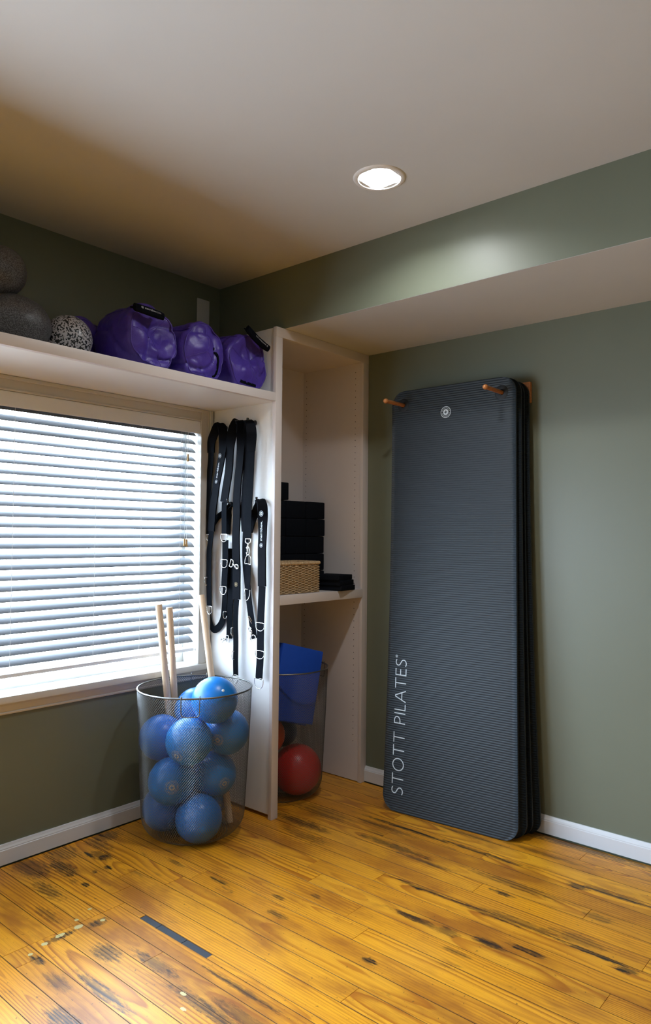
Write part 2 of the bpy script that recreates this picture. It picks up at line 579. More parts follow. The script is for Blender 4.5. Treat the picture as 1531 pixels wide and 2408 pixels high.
def tag(o, label=None, cat=None, group=None, kind=None):
    for k, v in (('label', label), ('category', cat), ('group', group), ('kind', kind)):
        if v:
            o[k] = v
    return o


def thing(name, label, cat, loc=(0, 0, 0), group=None, kind=None):
    o = bpy.data.objects.new(name, None)
    o.empty_display_size = 0.05
    COL.objects.link(o)
    o.location = loc
    return tag(o, label, cat, group, kind)


def copy_tree(o, parent=None):
    c = o.copy()
    COL.objects.link(c)
    c.parent = parent
    for ch in list(o.children):
        copy_tree(ch, c)
    return c


def spline(pts, n=6):
    """Catmull-Rom through points"""
    P = [Vector(p) for p in pts]
    out = []
    for i in range(len(P) - 1):
        p0, p1, p2, p3 = P[max(i - 1, 0)], P[i], P[i + 1], P[min(i + 2, len(P) - 1)]
        for k in range(n):
            t = k / n
            out.append(0.5 * ((2 * p1) + (p2 - p0) * t + (2 * p0 - 5 * p1 + 4 * p2 - p3) * t * t
                              + (3 * p1 - p0 - 3 * p2 + p3) * t ** 3))
    out.append(P[-1])
    return out


# ================================================================== THE ROOM
XW, YB = -5.0, -4.6          # far left and back ends of the room
ZC = 2.4384                  # ceiling
ZS, XS = 2.1635, -0.6206     # soffit underside and face
DC = 0.4466                  # depth of the built-in cabinet

floor = build(MB().box(XW, 0, YB, 0, -0.06, -0.016), 'floor', 'dark_gap')
tag(floor, 'worn orange pine plank floor', kind='structure')
SEAMS = [-0.0145, -.066, -.150, -.232, -.315, -.398, -.4815, -.563, -.647, -.728, -.810, -.8914, -.9725, -1.068, -1.155,
         -1.2425, -1.325, -1.4075, -1.490, -1.578, -1.655, -1.738, -1.8236, -1.906, -1.99, -2.07, -2.15]
JOINTS = {1: [-1.592, -.62], 3: [-.829, -2.3], 4: [-1.30, -.30], 6: [-1.765, -.55], 5: [-2.05, -.9], 7: [-1.408, -.35], 9: [-1.10], 8: [-2.0, -.72],
          10: [-.85, -2.4], 11: [-1.968, -.93], 12: [-1.18], 13: [-1.279], 14: [-.60, -1.83], 15: [-.570, -1.75], 16: [-1.44, -.40],
          17: [-.488, -2.0], 18: [-.571], 19: [-.571, -.901], 20: [-.571, -1.50], 21: [-.571], 22: [-.571, -.654],
          23: [-.571, -1.2], 24: [-.571, -1.05], 25: [-.571]}


def plank(x0, x1, y0, y1):
    gx, gy, dz = 0.0007, 0.0006, rnd.uniform(-0.00025, 0.0002)
    b = 0.0002
    x0 += gx; x1 -= gx; y0 += gy; y1 -= gy
    w, l = x1 - x0, y1 - y0
    vs = [(0, 0, -.0155), (w, 0, -.0155), (w, l, -.0155), (0, l, -.0155),
          (0, 0, -b), (w, 0, -b), (w, l, -b), (0, l, -b),
          (b, b, 0), (w - b, b, 0), (w - b, l - b, 0), (b, l - b, 0)]
    fs = [(3, 2, 1, 0), (0, 1, 5, 4), (1, 2, 6, 5), (2, 3, 7, 6), (3, 0, 4, 7), (4, 5, 9, 8), (5, 6, 10, 9),
          (6, 7, 11, 10), (7, 4, 8, 11), (8, 9, 10, 11)]
    o = build(MB().add(vs, fs), 'plank', 'pine_plank', floor, local=True, fix=False)
    o.location = (x0, y0, dz)


for i in range(len(SEAMS) - 1):
    xa, xb = SEAMS[i + 1], SEAMS[i]
    cuts = sorted(JOINTS.get(i, []) + ([-2.9] if i < 12 else []))
    ys = [-4.6] + cuts + [-0.0145]
    for a, b in zip(ys[:-1], ys[1:]):
        if i == 18 and b < -.57:                # board 18 carries a narrow grey filler strip on its right edge
            plank(xa, xb - .024, a, b)
            plank(xb - .024, xb, a, -1.02)
            plank(xb - .024, xb, -.689, b)
        else:
            plank(xa, xb, a, b)
fs_ = build(MB().box(-1.5136, -1.4906, -0.775, -0.690, -.0155, -.0012).box(-1.5136, -1.4906, -0.902, -0.777, -.0155, -.001)
            .box(-1.5136, -1.4906, -1.019, -0.904, -.0155, -.0012), 'filler_strip', 'filler_grey', floor)
fs_['label'] = 'dark grey filler strip between two planks'
x = SEAMS[-1]
xr = []
while x > XW + 0.02:                            # boards that run on behind the camera's left edge
    x2 = max(x - 0.084, XW)
    plank(x2, x, -4.6, -rnd.uniform(1.2, 2.6))
    x = x2
far = MB()
x = SEAMS[-1]
pl = [o for o in floor.children if o.name.startswith('plank') and o.location.x < SEAMS[-1] - 0.01]
for o in list(pl):
    x0 = o.location.x
    yend = o.location.y + max(v.co.y for v in o.data.vertices)
    plank(x0 - .0006, x0 + max(v.co.x for v in o.data.vertices) + .0006, yend + .0007, -0.0145)

# ceiling with a hole for the recessed lights
LAMPS = [(-1.009, -1.255), (-3.25, -1.255), (-1.009, -3.55), (-3.25, -3.55)]


def ceiling_mb():
    h = 0.060
    xs = sorted({XW, 0.0} | {round(a + s, 4) for a, _ in LAMPS for s in (-h, h)})
    ys = sorted({YB, 0.12} | {round(b + s, 4) for _, b in LAMPS for s in (-h, h)})
    mb = MB()
    for i in range(len(xs) - 1):
        for j in range(len(ys) - 1):
            cx, cy = (xs[i] + xs[i + 1]) / 2, (ys[j] + ys[j + 1]) / 2
            if any(abs(cx - a) < h and abs(cy - b) < h for a, b in LAMPS):
                continue
            mb.box(xs[i], xs[i + 1], ys[j], ys[j + 1], ZC, ZC + 0.012)
    return mb


ceil = build(ceiling_mb(), 'ceiling', 'ceiling_paint', fix=False)
tag(ceil, 'off-white painted ceiling', kind='structure')
attic = MB()
attic.box(XW, 0, YB, 0.12, ZC + 0.20, ZC + 0.23)
tag(build(attic, 'ceiling_deck', 'dark_gap'), 'dark board above the ceiling', kind='structure')

# walls
WX0, WX1, WZ0, WZ1 = -2.335, -0.735, 0.606, 1.778     # window opening
wl = MB()
V0, V1, VZ0, VZ1 = -4.40, -2.50, .40, 1.778         # second window, unseen left of the frame, added to light the ceiling
wl.box(XW - .12, V0, 0, .12, -.06, ZC + .2).box(V1, WX0, 0, .12, -.06, ZC + .2)
wl.box(V0, V1, 0, .12, -.06, VZ0).box(V0, V1, 0, .12, VZ1, ZC + .2)
wl.box(WX1, 0.12, 0, .12, -.06, ZC + .2)
wl.box(WX0, WX1, 0, .12, -.06, WZ0).box(WX0, WX1, 0, .12, WZ1, ZC + .2)
tag(build(wl, 'wall_left', 'sage_wall_paint'), 'sage green wall with the window and the long shelf', kind='structure')
tag(build(MB().box(0, .12, YB - .12, 0, -.06, ZC + .2), 'wall_right', 'sage_wall_paint'),
    'sage green wall behind the hanging mats', kind='structure')
tag(build(MB().box(XW - .12, 0, YB - .12, YB, -.06, ZC + .2), 'wall_back', 'sage_wall_paint'),
    'sage green wall behind the camera', kind='structure')
tag(build(MB().box(XW - .12, XW, YB, 0, -.06, ZC + .2), 'wall_far_left', 'sage_wall_paint'),
    'sage green wall left of the camera', kind='structure')

# soffit: green face, off-white underside
sof = thing('soffit', 'boxed soffit along the right wall with green face and off-white underside', None, (XS / 2, YB / 2, ZS), kind='structure')
f1 = build(MB().box(XS, XS + .012, YB, 0, ZS + .001, ZC), 'soffit_face', 'sage_wall_paint', sof)
f2 = build(MB().box(XS + .001, 0, YB, 0, ZS, ZS + .012), 'soffit_underside', 'ceiling_paint', sof)
f1['kind'] = f2['kind'] = 'structure'

# baseboards
BB = [(0, 0.006), (-.0145, .006), (-.0145, .058), (-.0125, .0605), (-.0125, .0635), (-.0085, .070), (-.0055, .0785), (0, .0785)]
bl = build(MB().prism(BB, XW, -0.664, 'X'), 'baseboard_left', 'baseboard_paint')
tag(bl, 'white moulded baseboard under the window', kind='structure')
br = build(MB().prism([(a, b) for a, b in BB], YB, -DC, 'Y'), 'baseboard_right', 'baseboard_paint')
tag(br, 'white moulded baseboard behind the mats', kind='structure')

# ------------------------------------------------------------------ window
win = thing('window_1', 'white framed window over the sill', None, (-1.535, 0, WZ0), kind='structure')
cs = MB()


def casing(mb, x0, x1, z0, z1, side):
    """flat casing with a raised back band on the outer side and a bead on the inner side"""
    mb.box(x0, x1, -.017, 0, z0, z1, .001)
    if side == 'R':
        mb.box(x1 - .016, x1, -.027, -.017, z0, z1, .002)
        mb.box(x1 - .022, x1 - .016, -.0205, -.017, z0, z1, .001)
        mb.box(x0, x0 + .008, -.021, -.017, z0, z1, .002)
    if side == 'L':
        mb.box(x0, x0 + .016, -.027, -.017, z0, z1, .002)
        mb.box(x1 - .008, x1, -.021, -.017, z0, z1, .002)
    if side == 'T':
        mb.box(x0, x1, -.027, -.017, z1 - .014, z1, .002)
        mb.box(x0, x1, -.021, -.017, z0, z0 + .008, .002)


casing(cs, -.7408, -.675, .631, 1.828, 'R')
casing(cs, -2.395, -2.3292, .631, 1.828, 'L')
casing(cs, -2.3292, -.7408, 1.7725, 1.828, 'T')
build(cs, 'window_casing', 'window_trim_paint', win, fix=False)
jb = MB().box(WX0, WX1, 0, .12, 1.772, WZ1).box(WX0, WX0 + .006, 0, .12, .631, 1.772).box(WX1 - .006, WX1, 0, .12, .631, 1.772)
build(jb, 'window_jamb', 'window_trim_paint', win)
fr = MB()
for (a, b) in ((WX0 + .006, -1.962), (-1.942, WX1 - .006)):
    fr.box(a, b, .094, .112, 1.735, 1.772).box(a, b, .094, .112, .631, .655)
    fr.box(a, a + .018, .094, .112, .655, 1.735).box(b - .018, b, .094, .112, .655, 1.735)
fr.box(-1.962, -1.942, .090, .118, .631, 1.772)
build(fr, 'window_frame', 'window_trim_paint', win)
for (a, b) in ((WX0 + .024, -1.980), (-1.924, WX1 - .024)):
    build(MB().box(a, b, .100, .104, .655, 1.735), 'pane', 'window_glass', win)
build(MB().box(-2.43, -.6655, -.0375, .12, .6045, .631, .003), 'window_sill', 'window_trim_paint', win, smooth=True, sharp=35)
ap = MB().prism([(0, .5595), (-.010, .5595), (-.013, .566), (-.010, .5705), (-.014, .574), (-.018, .586), (-.020, .594),
                 (-.020, .6045), (0, .6045)], -2.395, -.668, 'X')
build(ap, 'window_apron', 'window_trim_paint', win)

win2 = thing('window_2_added', 'added white framed window without a blind, unseen left of the frame', None, (-3.45, 0, VZ0), kind='structure')
fr = MB()
for (a, b) in ((V0, -3.47), (-3.43, V1)):
    fr.box(a, b, .080, .112, VZ1 - .05, VZ1).box(a, b, .080, .112, VZ0, VZ0 + .05)
    fr.box(a, a + .035, .080, .112, VZ0 + .05, VZ1 - .05).box(b - .035, b, .080, .112, VZ0 + .05, VZ1 - .05)
fr.box(-3.47, -3.43, .075, .118, VZ0, VZ1)
build(fr, 'window_frame', 'window_trim_paint', win2)
for (a, b) in ((V0 + .035, -3.505), (-3.395, V1 - .035)):
    build(MB().box(a, b, .097, .101, VZ0 + .05, VZ1 - .05), 'pane', 'window_glass', win2)
build(MB().box(V0 - .05, V1 + .05, -.0375, .079, VZ0 - .026, VZ0, .003), 'window_sill', 'window_trim_paint', win2, smooth=True, sharp=35)

# ------------------------------------------------------------------ blind
bx0, bx1 = -2.322, -.7490
bl_ = thing('window_blind', 'white slatted blind let down over the window, slats tilted half open', 'blind', (-1.535, .02, .70))
build(MB().box(-2.3285, -.7425, -.013, -.003, 1.7135, 1.7715, .002), 'valance', 'slat_white', bl_)
build(MB().box(bx0, bx1, .004, .058, 1.735, 1.770, .001), 'headrail', 'slat_white', bl_)
slat_me = None
TILT = radians(33)
zi = 1.7045
for k in range(25):
    if slat_me is None:
        mb = MB()
        n = 6
        L = bx1 - bx0
        top, bot = [], []
        for i in range(n + 1):
            s = -0.025 + 0.05 * i / n
            c = 0.0032 * (1 - (s / 0.025) ** 2)
            top.append((s, c + .0013))
            bot.append((s, c - .0013))
        poly = top + bot[::-1]
        ca, sa = cos(TILT), sin(TILT)
        poly = [(a * ca - b * sa, a * sa + b * ca) for a, b in poly]
        mb.prism(poly, -L / 2, L / 2, 'X')
        s0 = build(mb, 'slat', 'blind_slat', bl_, local=True)
        slat_me = s0.data
    else:
        s0 = bpy.data.objects.new('slat', slat_me)
        COL.objects.link(s0)
        s0.parent = bl_
    s0.location = Vector(((bx0 + bx1) / 2, .030, zi + .0135 - .0405 * k)) - Vector(bl_.location)
    s0.rotation_euler = (rnd.uniform(-.02, .02), 0, rnd.uniform(-.0004, .0004))
build(MB().box(bx0, bx1 + .002, .006, .056, .690, .7055, .004), 'bottom_rail', 'slat_white', bl_, smooth=True, sharp=40)
for x in (-2.20, -1.625, -1.275, -1.05, -.835):
    mb = MB()
    for y in (.0065, .0535):
        mb.tube([(x, y, 1.74), (x, y, .705)], .0008, 4)
    for k in range(25):
        z = zi + .0135 - .0405 * k
        mb.tube([(x + .002, .0075, z - .014), (x + .002, .0525, z + .010)], .0007, 4)
    build(mb, 'ladder_cord', 'cord_white', bl_, fix=False)
for (x, z) in ((-.8035, 1.598), (-.8045, 1.200), (-.8165, 1.203)):
    cd = build(MB().tube([(x, -.0015, 1.72), (x, -.0015, z + .010)], .0009, 5), 'pull_cord', 'cord_white', bl_)
    tz = build(MB().lathe([(.0005, .014), (.0042, .014), (.0052, .008), (.0038, .001), (.0048, -.010), (.0068, -.017),
                           (.0062, -.020), (.0005, -.020)], (x, -.0015, z), 12), 'tassel', 'tassel_wood', cd, smooth=True)

# ------------------------------------------------------------------ recessed lights
mk_lamp('lamp_lens', LAMP_STRENGTH)
mk_lamp('fill_lamp_lens', FILL_LAMP_STRENGTH)


def downlight(x, y, label, mat):
    r = thing('recessed_downlight', label, 'ceiling light', (x, y, ZC))
    build(MB().lathe([(.0715, -.0045), (.074, -.0055), (.084, -.0045), (.0885, 0.0), (.0885, .0005), (.0715, .0005), (.0715, -.0045)],
                     (x, y, ZC), 48), 'trim_ring', 'fixture_white', r, smooth=True, sharp=50)
    build(MB().lathe([(.0715, .0), (.070, .045), (.060, .10), (.001, .10)], (x, y, ZC), 40), 'reflector', 'fixture_white', r, smooth=True)
    build(MB().lathe([(.0685, .034), (.060, .030), (.035, .027), (.0005, .026)], (x, y, ZC), 32), 'lens', mat, r, smooth=True)
    return r


downlight(*LAMPS[0], 'lit round recessed downlight in the ceiling', 'lamp_lens')
for p, lb in zip(LAMPS[1:], ('unseen recessed downlight added for ambient light, left of the camera', 'unseen recessed downlight added for ambient light, by the right wall behind the camera',
                             'unseen recessed downlight added for ambient light, in the back left of the room')):
    downlight(*p, lb, 'fill_lamp_lens')

# ------------------------------------------------------------------ built-in cabinet
cab = thing('cabinet', 'tall open built-in cabinet with one shelf, pinkish off-white paint', 'cabinet', (-.35, -.22, 0))
cp = 'cabinet_paint'
build(MB().box(-.665, -.6446, -.4266, -.002, .016, ZS - .0005), 'side_panel', 'lightened_panel_paint', cab)
build(MB().box(-.040, -.018, -.4266, -.002, .004, ZS - .0005), 'side_panel', cp, cab)
build(MB().box(-.6446, -.040, -.030, -.012, .004, ZS - .002), 'back_panel', cp, cab)
build(MB().box(-.6446, -.040, -.4266, -.030, 2.122, 2.140), 'top_panel', cp, cab)
build(MB().box(-.675, -.6346, -DC, -.4266, 0.0005, 2.1189, .0015), 'stile', cp, cab, smooth=True, sharp=35)
build(MB().box(-.0446, -.0005, -DC, -.4266, 0.0005, 2.1189, .0015), 'stile', cp, cab, smooth=True, sharp=35)
build(MB().box(-.675, -.0005, -DC - .0004, -.4266, 2.1189, ZS - .0005, .0015), 'top_rail', cp, cab, smooth=True, sharp=35)
sh = build(MB().box(-.6446, -.040, -.4266, -.030, .9490, .9693), 'shelf', cp, cab)
build(MB().box(-.6340, -.0400, -.4486, -.4268, .9269, .9693, .0015), 'shelf_nosing', cp, sh, smooth=True, sharp=35)
hp = MB()
for y in (-.392, -.052):
    for k in range(64):
        z = .20 + .0318 * k
        if z > 2.09 or abs(z - .95) < .035:
            continue
        hp.lathe([(.0005, -.0402), (.0024, -.0402), (.0024, -.038), (.0005, -.038)], (0, y, z), 8, 'X')
tag(build(hp, 'pin_holes', 'dark_gap', cab, fix=False), kind='stuff')

# long shelf above the window
shf = thing('wall_shelf', 'long off-white shelf running above the window', 'shelf', (-1.9, -.22, 1.829))
build(MB().box(-4.98, -.6655, -.4266, -.0005, 1.8292, 1.8672), 'shelf_board', 'lightened_panel_paint', shf)
build(MB().box(-4.98, -.6755, -.4463, -.4266, 1.8292, 1.8672, .0015), 'shelf_nosing', cp, shf, smooth=True, sharp=35)

# wall plate
wp = thing('blank_wall_plate', 'white blank wall plate above the shelf in the dark corner', 'wall plate', (-.7275, -.001, 2.303))
build(MB().box(-.7645, -.6905, -.006, -.0005, 2.246, 2.360, .002), 'plate', 'wall_plate', wp, smooth=True, sharp=35)
for z in (2.273, 2.333):
    build(MB().lathe([(.0005, -.0078), (.003, -.0072), (.0036, -.0058)], (-.7275, 0, z), 10, 'Y'), 'screw', 'wall_plate', wp, smooth=True)


# ================================================================== MATS ON THE PEG RACK
def mat_x(k, z, t):
    """front surface x of mat k (0 = front)"""
    s = max(0.0, 1 - z / 1.9)
    front = -.120 - (.118 * (1 - t) + .062 * t) * s ** 2.2
    back = -.040 - .012 * s - (.035 * (1 - t)) * s ** 1.5
    f = k / 3.0
    return front * (1 - f) + back * f


def mat_y(k, z, t):
    s = max(0.0, 1 - z / 1.9)
    y = -.6790 - .636 * t - .042 * s ** 2
    if k:
        y -= k * (.0065 + .0065 * s ** 1.5) + (.004, -.003, 0)[k - 1]
    return y


MH, MW, RC = 1.927, .636, .068
PEGY = (-.745, -1.250)
PEGZ = 1.856


def build_mat(k, label):
    z0 = 0.0015
    p = 0.0101
    nr = int(MH / p)
    sub = 6 if k == 0 else 4
    th = .0165
    rows = []
    zz = []
    for i in range(nr * sub + 1):
        zz.append(i / sub)
    cols = 28
    V = []
    H = []
    ztop = MH - (.004, .006, .010, .013)[k]
    for q in zz:
        z = z0 + (ztop - z0) * q / nr
        fr_ = q - math.floor(q)
        rib = abs(sin(pi * fr_)) ** 0.55
        d = min(z - z0, ztop - z)
        inset = 0.0
        if d < RC:
            inset = RC - sqrt(max(0, RC * RC - (RC - d) ** 2))
        row = []
        for j in range(cols + 1):
            u = j / cols
            w = (inset + (MW - 2 * inset) * u) / MW
            e = min(u, 1 - u) * MW
            edge = 0 if e > .012 else (1 - e / .012) ** 2 * .003
            yy = mat_y(k, z, w)
            hole = min(sqrt((yy - b) ** 2 + (z - PEGZ) ** 2) for b in PEGY)
            flat = 1 if hole > .034 else 0.0
            amp = .0019 * rib * flat - .0019
            xf = mat_x(k, z, w) - amp + edge - .0019
            row.append(((xf, yy, z), (xf + th - 2 * edge, yy, z), hole))
        V.append(row)
    mb = MB()
    n = cols + 1
    R = len(V)
    vf = [c[0] for r in V for c in r]
    vb = [c[1] for r in V for c in r]
    fs = []
    N = R * n
    keep = []
    for i in range(R - 1):
        for j in range(cols):
            a, b, c, d = i * n + j, i * n + j + 1, (i + 1) * n + j + 1, (i + 1) * n + j
            cy = sum(vf[q][1] for q in (a, b, c, d)) / 4
            cz = sum(vf[q][2] for q in (a, b, c, d)) / 4
            if min(sqrt((cy - s) ** 2 + (cz - PEGZ) ** 2) for s in PEGY) < .015:
                continue
            fs.append((a, b, c, d))
            fs.append((N + d, N + c, N + b, N + a))
    for i in range(R - 1):
        a, d = i * n, (i + 1) * n
        fs.append((d, a, N + a, N + d))
        a, d = i * n + cols, (i + 1) * n + cols
        fs.append((a, d, N + d, N + a))
    for j in range(cols):
        fs.append((j + 1, j, N + j, N + j + 1))
        a = (R - 1) * n + j
        fs.append((a, a + 1, N + a + 1, N + a))
    mb.add(vf + vb, fs)
    root = thing('exercise_mat', label, 'exercise mat', (mat_x(k, 0, .5) + .008, -1.02, 0), 'ribbed mats hung on the peg rack')
    build(mb, 'mat_sheet', 'mat_foam', root, smooth=True, fix=False)
    for b in PEGY:
        t = (-b - .679) / .636
        x = mat_x(k, PEGZ, t)
        g_ = MB().lathe([(.0125, x - .0005), (.0125, x - .0024), (.0285, x - .0022), (.0315, x - .0002), (.0315, x + .010),
                         (.0315, x + .018), (.0125, x + .018), (.0125, x - .0005)], (0, b, PEGZ), 28, 'X')
        build(g_, 'grommet', 'mat_edge', root, smooth=True, sharp=40)
    return root


mats = [build_mat(0, 'front ribbed blue-grey exercise mat, the one with the large white lettering'),
        build_mat(1, 'exercise mat hanging directly behind the lettered front mat'),
        build_mat(2, 'third exercise mat from the front on the peg rack'),
        build_mat(3, 'rearmost exercise mat on the peg rack, nearest the wall')]

# --- printed lettering on the front mat (strokes drawn in letter space: x along the word, y up the letter, cap height 1)
LET = {
    'T': (.80, [[(.0, .965), (.80, .965)], [(.40, .93), (.40, 0)]]),
    'I': (.10, [[(.05, 0), (.05, 1)]]),
    'L': (.50, [[(.05, 1), (.05, 0)], [(.085, .035), (.50, .035)]]),
    'P': (.58, [[(.05, 0), (.05, 1)], [(.085, .965), (.26, .965), (.40, .93), (.51, .84), (.54, .72), (.50, .59), (.39, .50), (.24, .46), (.085, .46)]]),
    'E': (.56, [[(.05, 0), (.05, 1)], [(.085, .965), (.54, .965)], [(.085, .53), (.50, .53)], [(.085, .035), (.56, .035)]]),
    'A': (.86, [[(.0, 0), (.40, .98)], [(.46, .98), (.86, 0)], [(.16, .36), (.70, .36)]]),
    'O': (.98, [[(.49 + .44 * cos(a * pi / 16), .5 + .475 * sin(a * pi / 16)) for a in range(33)]]),
    'S': (.56, [[(.52, .90), (.40, .955), (.27, .965), (.14, .92), (.07, .81), (.07, .70), (.13, .61), (.27, .53), (.40, .45),
                 (.49, .35), (.50, .22), (.43, .10), (.30, .035), (.16, .035), (.02, .09)]]),
}


def word_strips(word, gap=.17, sp=.62):
    x = 0
    out = []
    for ch in word:
        if ch == ' ':
            x += sp - gap
            continue
        w, st = LET[ch]
        for s in st:
            out.append([(x + a, b) for a, b in s])
        x += w + gap
    return out, x - gap


def strip_mesh(mb, path, hw, place, step=.05):
    pts = []
    for (a, b) in zip(path[:-1], path[1:]):
        n = max(1, int(math.dist(a, b) / step))
        pts += [(a[0] + (b[0] - a[0]) * i / n, a[1] + (b[1] - a[1]) * i / n) for i in range(n)]
    pts.append(path[-1])
    vs = []
    for i, p in enumerate(pts):
        a, b = pts[max(i - 1, 0)], pts[min(i + 1, len(pts) - 1)]
        dx, dy = b[0] - a[0], b[1] - a[1]
        l = math.hypot(dx, dy) or 1
        nx, ny = -dy / l * hw, dx / l * hw
        vs.append(place(p[0] + nx, p[1] + ny))
        vs.append(place(p[0] - nx, p[1] - ny))
    mb.add(vs, [(2 * i, 2 * i + 1, 2 * i + 3, 2 * i + 2) for i in range(len(pts) - 1)])


strips, wl_ = word_strips('STOTT PILATES')
Z0, Z1, CAP = .078, .672, .0585


def mat_place(a, b, lift=.0006):
    z = Z0 + (Z1 - Z0) * a / wl_
    t = .165 - b * CAP / .636
    return (mat_x(0, z, t) - .0019 - lift, mat_y(0, z, t), z)


pm = MB()
for s in strips:
    strip_mesh(pm, s, .040, mat_place)
for rad in (.085,):
    strip_mesh(pm, [(wl_ + .19 + rad * cos(a * pi / 10), .93 + rad * sin(a * pi / 10)) for a in range(21)], .016, mat_place, .03)
strip_mesh(pm, [(wl_ + .16, .89), (wl_ + .16, .97), (wl_ + .20, .965), (wl_ + .21, .94), (wl_ + .17, .93), (wl_ + .22, .89)], .010, mat_place, .03)
lp = build(pm, 'printed_lettering', 'print_white', mats[0], fix=False)
lp['label'] = 'large white lettering STOTT PILATES reading upwards'


def emblem(mb, place, R, star=True, ticks=26):
    """round badge: outer ring, ring of tiny marks, inner disc with a four-pointed star left open"""
    def ann(r0, r1, n=40):
        vs = []
        for i in range(n):
            a = 2 * pi * i / n
            vs += [place(r0 * R * cos(a), r0 * R * sin(a)), place(r1 * R * cos(a), r1 * R * sin(a))]
        mb.add(vs, [(2 * i, 2 * i + 1, (2 * i + 3) % (2 * n), (2 * i + 2) % (2 * n)) for i in range(n)])
    ann(.90, 1.0)
    for i in range(ticks):
        a = 2 * pi * i / ticks
        if i % (ticks // 2) == 0:
            continue
        w = .045
        vs = [place((r) * R * cos(a + s), (r) * R * sin(a + s)) for r, s in ((.64, -w), (.64, w), (.80, w), (.80, -w))]
        mb.add(vs, [(0, 1, 2, 3)])
    n = 48
    vs = []
    for i in range(n):
        a = 2 * pi * i / n
        q = abs(((a + pi / 4) % (pi / 2)) - pi / 4) / (pi / 4)      # 0 on an axis, 1 on a diagonal
        rs = .22 * (1 - q) ** 1.5 + .105
        vs += [place(rs * R * cos(a), rs * R * sin(a)), place(.52 * R * cos(a), .52 * R * sin(a))]
    mb.add(vs, [(2 * i, 2 * i + 1, (2 * i + 3) % (2 * n), (2 * i + 2) % (2 * n)) for i in range(n)])


em = MB()
EY, EZ = -.9773, 1.7995


def em_place(a, b):
    y, z = EY + a, EZ + b
    t = (-y - .679) / .636
    return (mat_x(0, z, t) - .0026, y, z)


emblem(em, em_place, .0262)
build(em, 'printed_emblem', 'print_white', mats[0], fix=False)

# --- peg rack
rack = thing('peg_rack', 'wooden wall rack with two round-tipped pegs carrying the mats', 'rack', (-.01, -.99, PEGZ))
build(MB().box(-.021, -.0003, -1.334, -.690, 1.817, 1.909, .006), 'back_board', 'oak_peg', rack, smooth=True, sharp=40)
for b in PEGY:
    prof = [(.0005, -.2745), (.0055, -.2735), (.0090, -.2700), (.0112, -.2640), (.0112, -.2590), (.0092, -.2535), (.0088, -.2500), (.0088, -.020)]
    build(MB().lathe(prof, (0, b, PEGZ), 20, 'X'), 'peg', 'oak_peg', rack, smooth=True, sharp=60)


# ================================================================== WIRE BASKETS
def basket_profile():
    prof = [(.2366, .600)]
    for i in range(1, 91):
        f = i / 90
        prof.append((.2366 + (.2125 - .2366) * f ** 1.2, .600 + (.088 - .600) * f))
    for i in range(1, 18):
        a = i / 17 * pi / 2
        prof.append((.1345 + .078 * cos(a), .088 - .084 * sin(a)))
    for i in range(1, 9):
        prof.append((.1345 - .012 * i, .0038))
    return prof


def strand(mb, a, b, w):
    d = (b - a)
    d.normalize()
    c = (a + b) / 2
    n = Vector((c.x, c.y, 0.0001)).normalized()
    s = d.cross(n).normalized() * w
    n = n * w * .75
    mb.add([a + s, a + n, a - s, b + s, b + n, b - s], [(0, 1, 4, 3), (1, 2, 5, 4), (2, 0, 3, 5)])


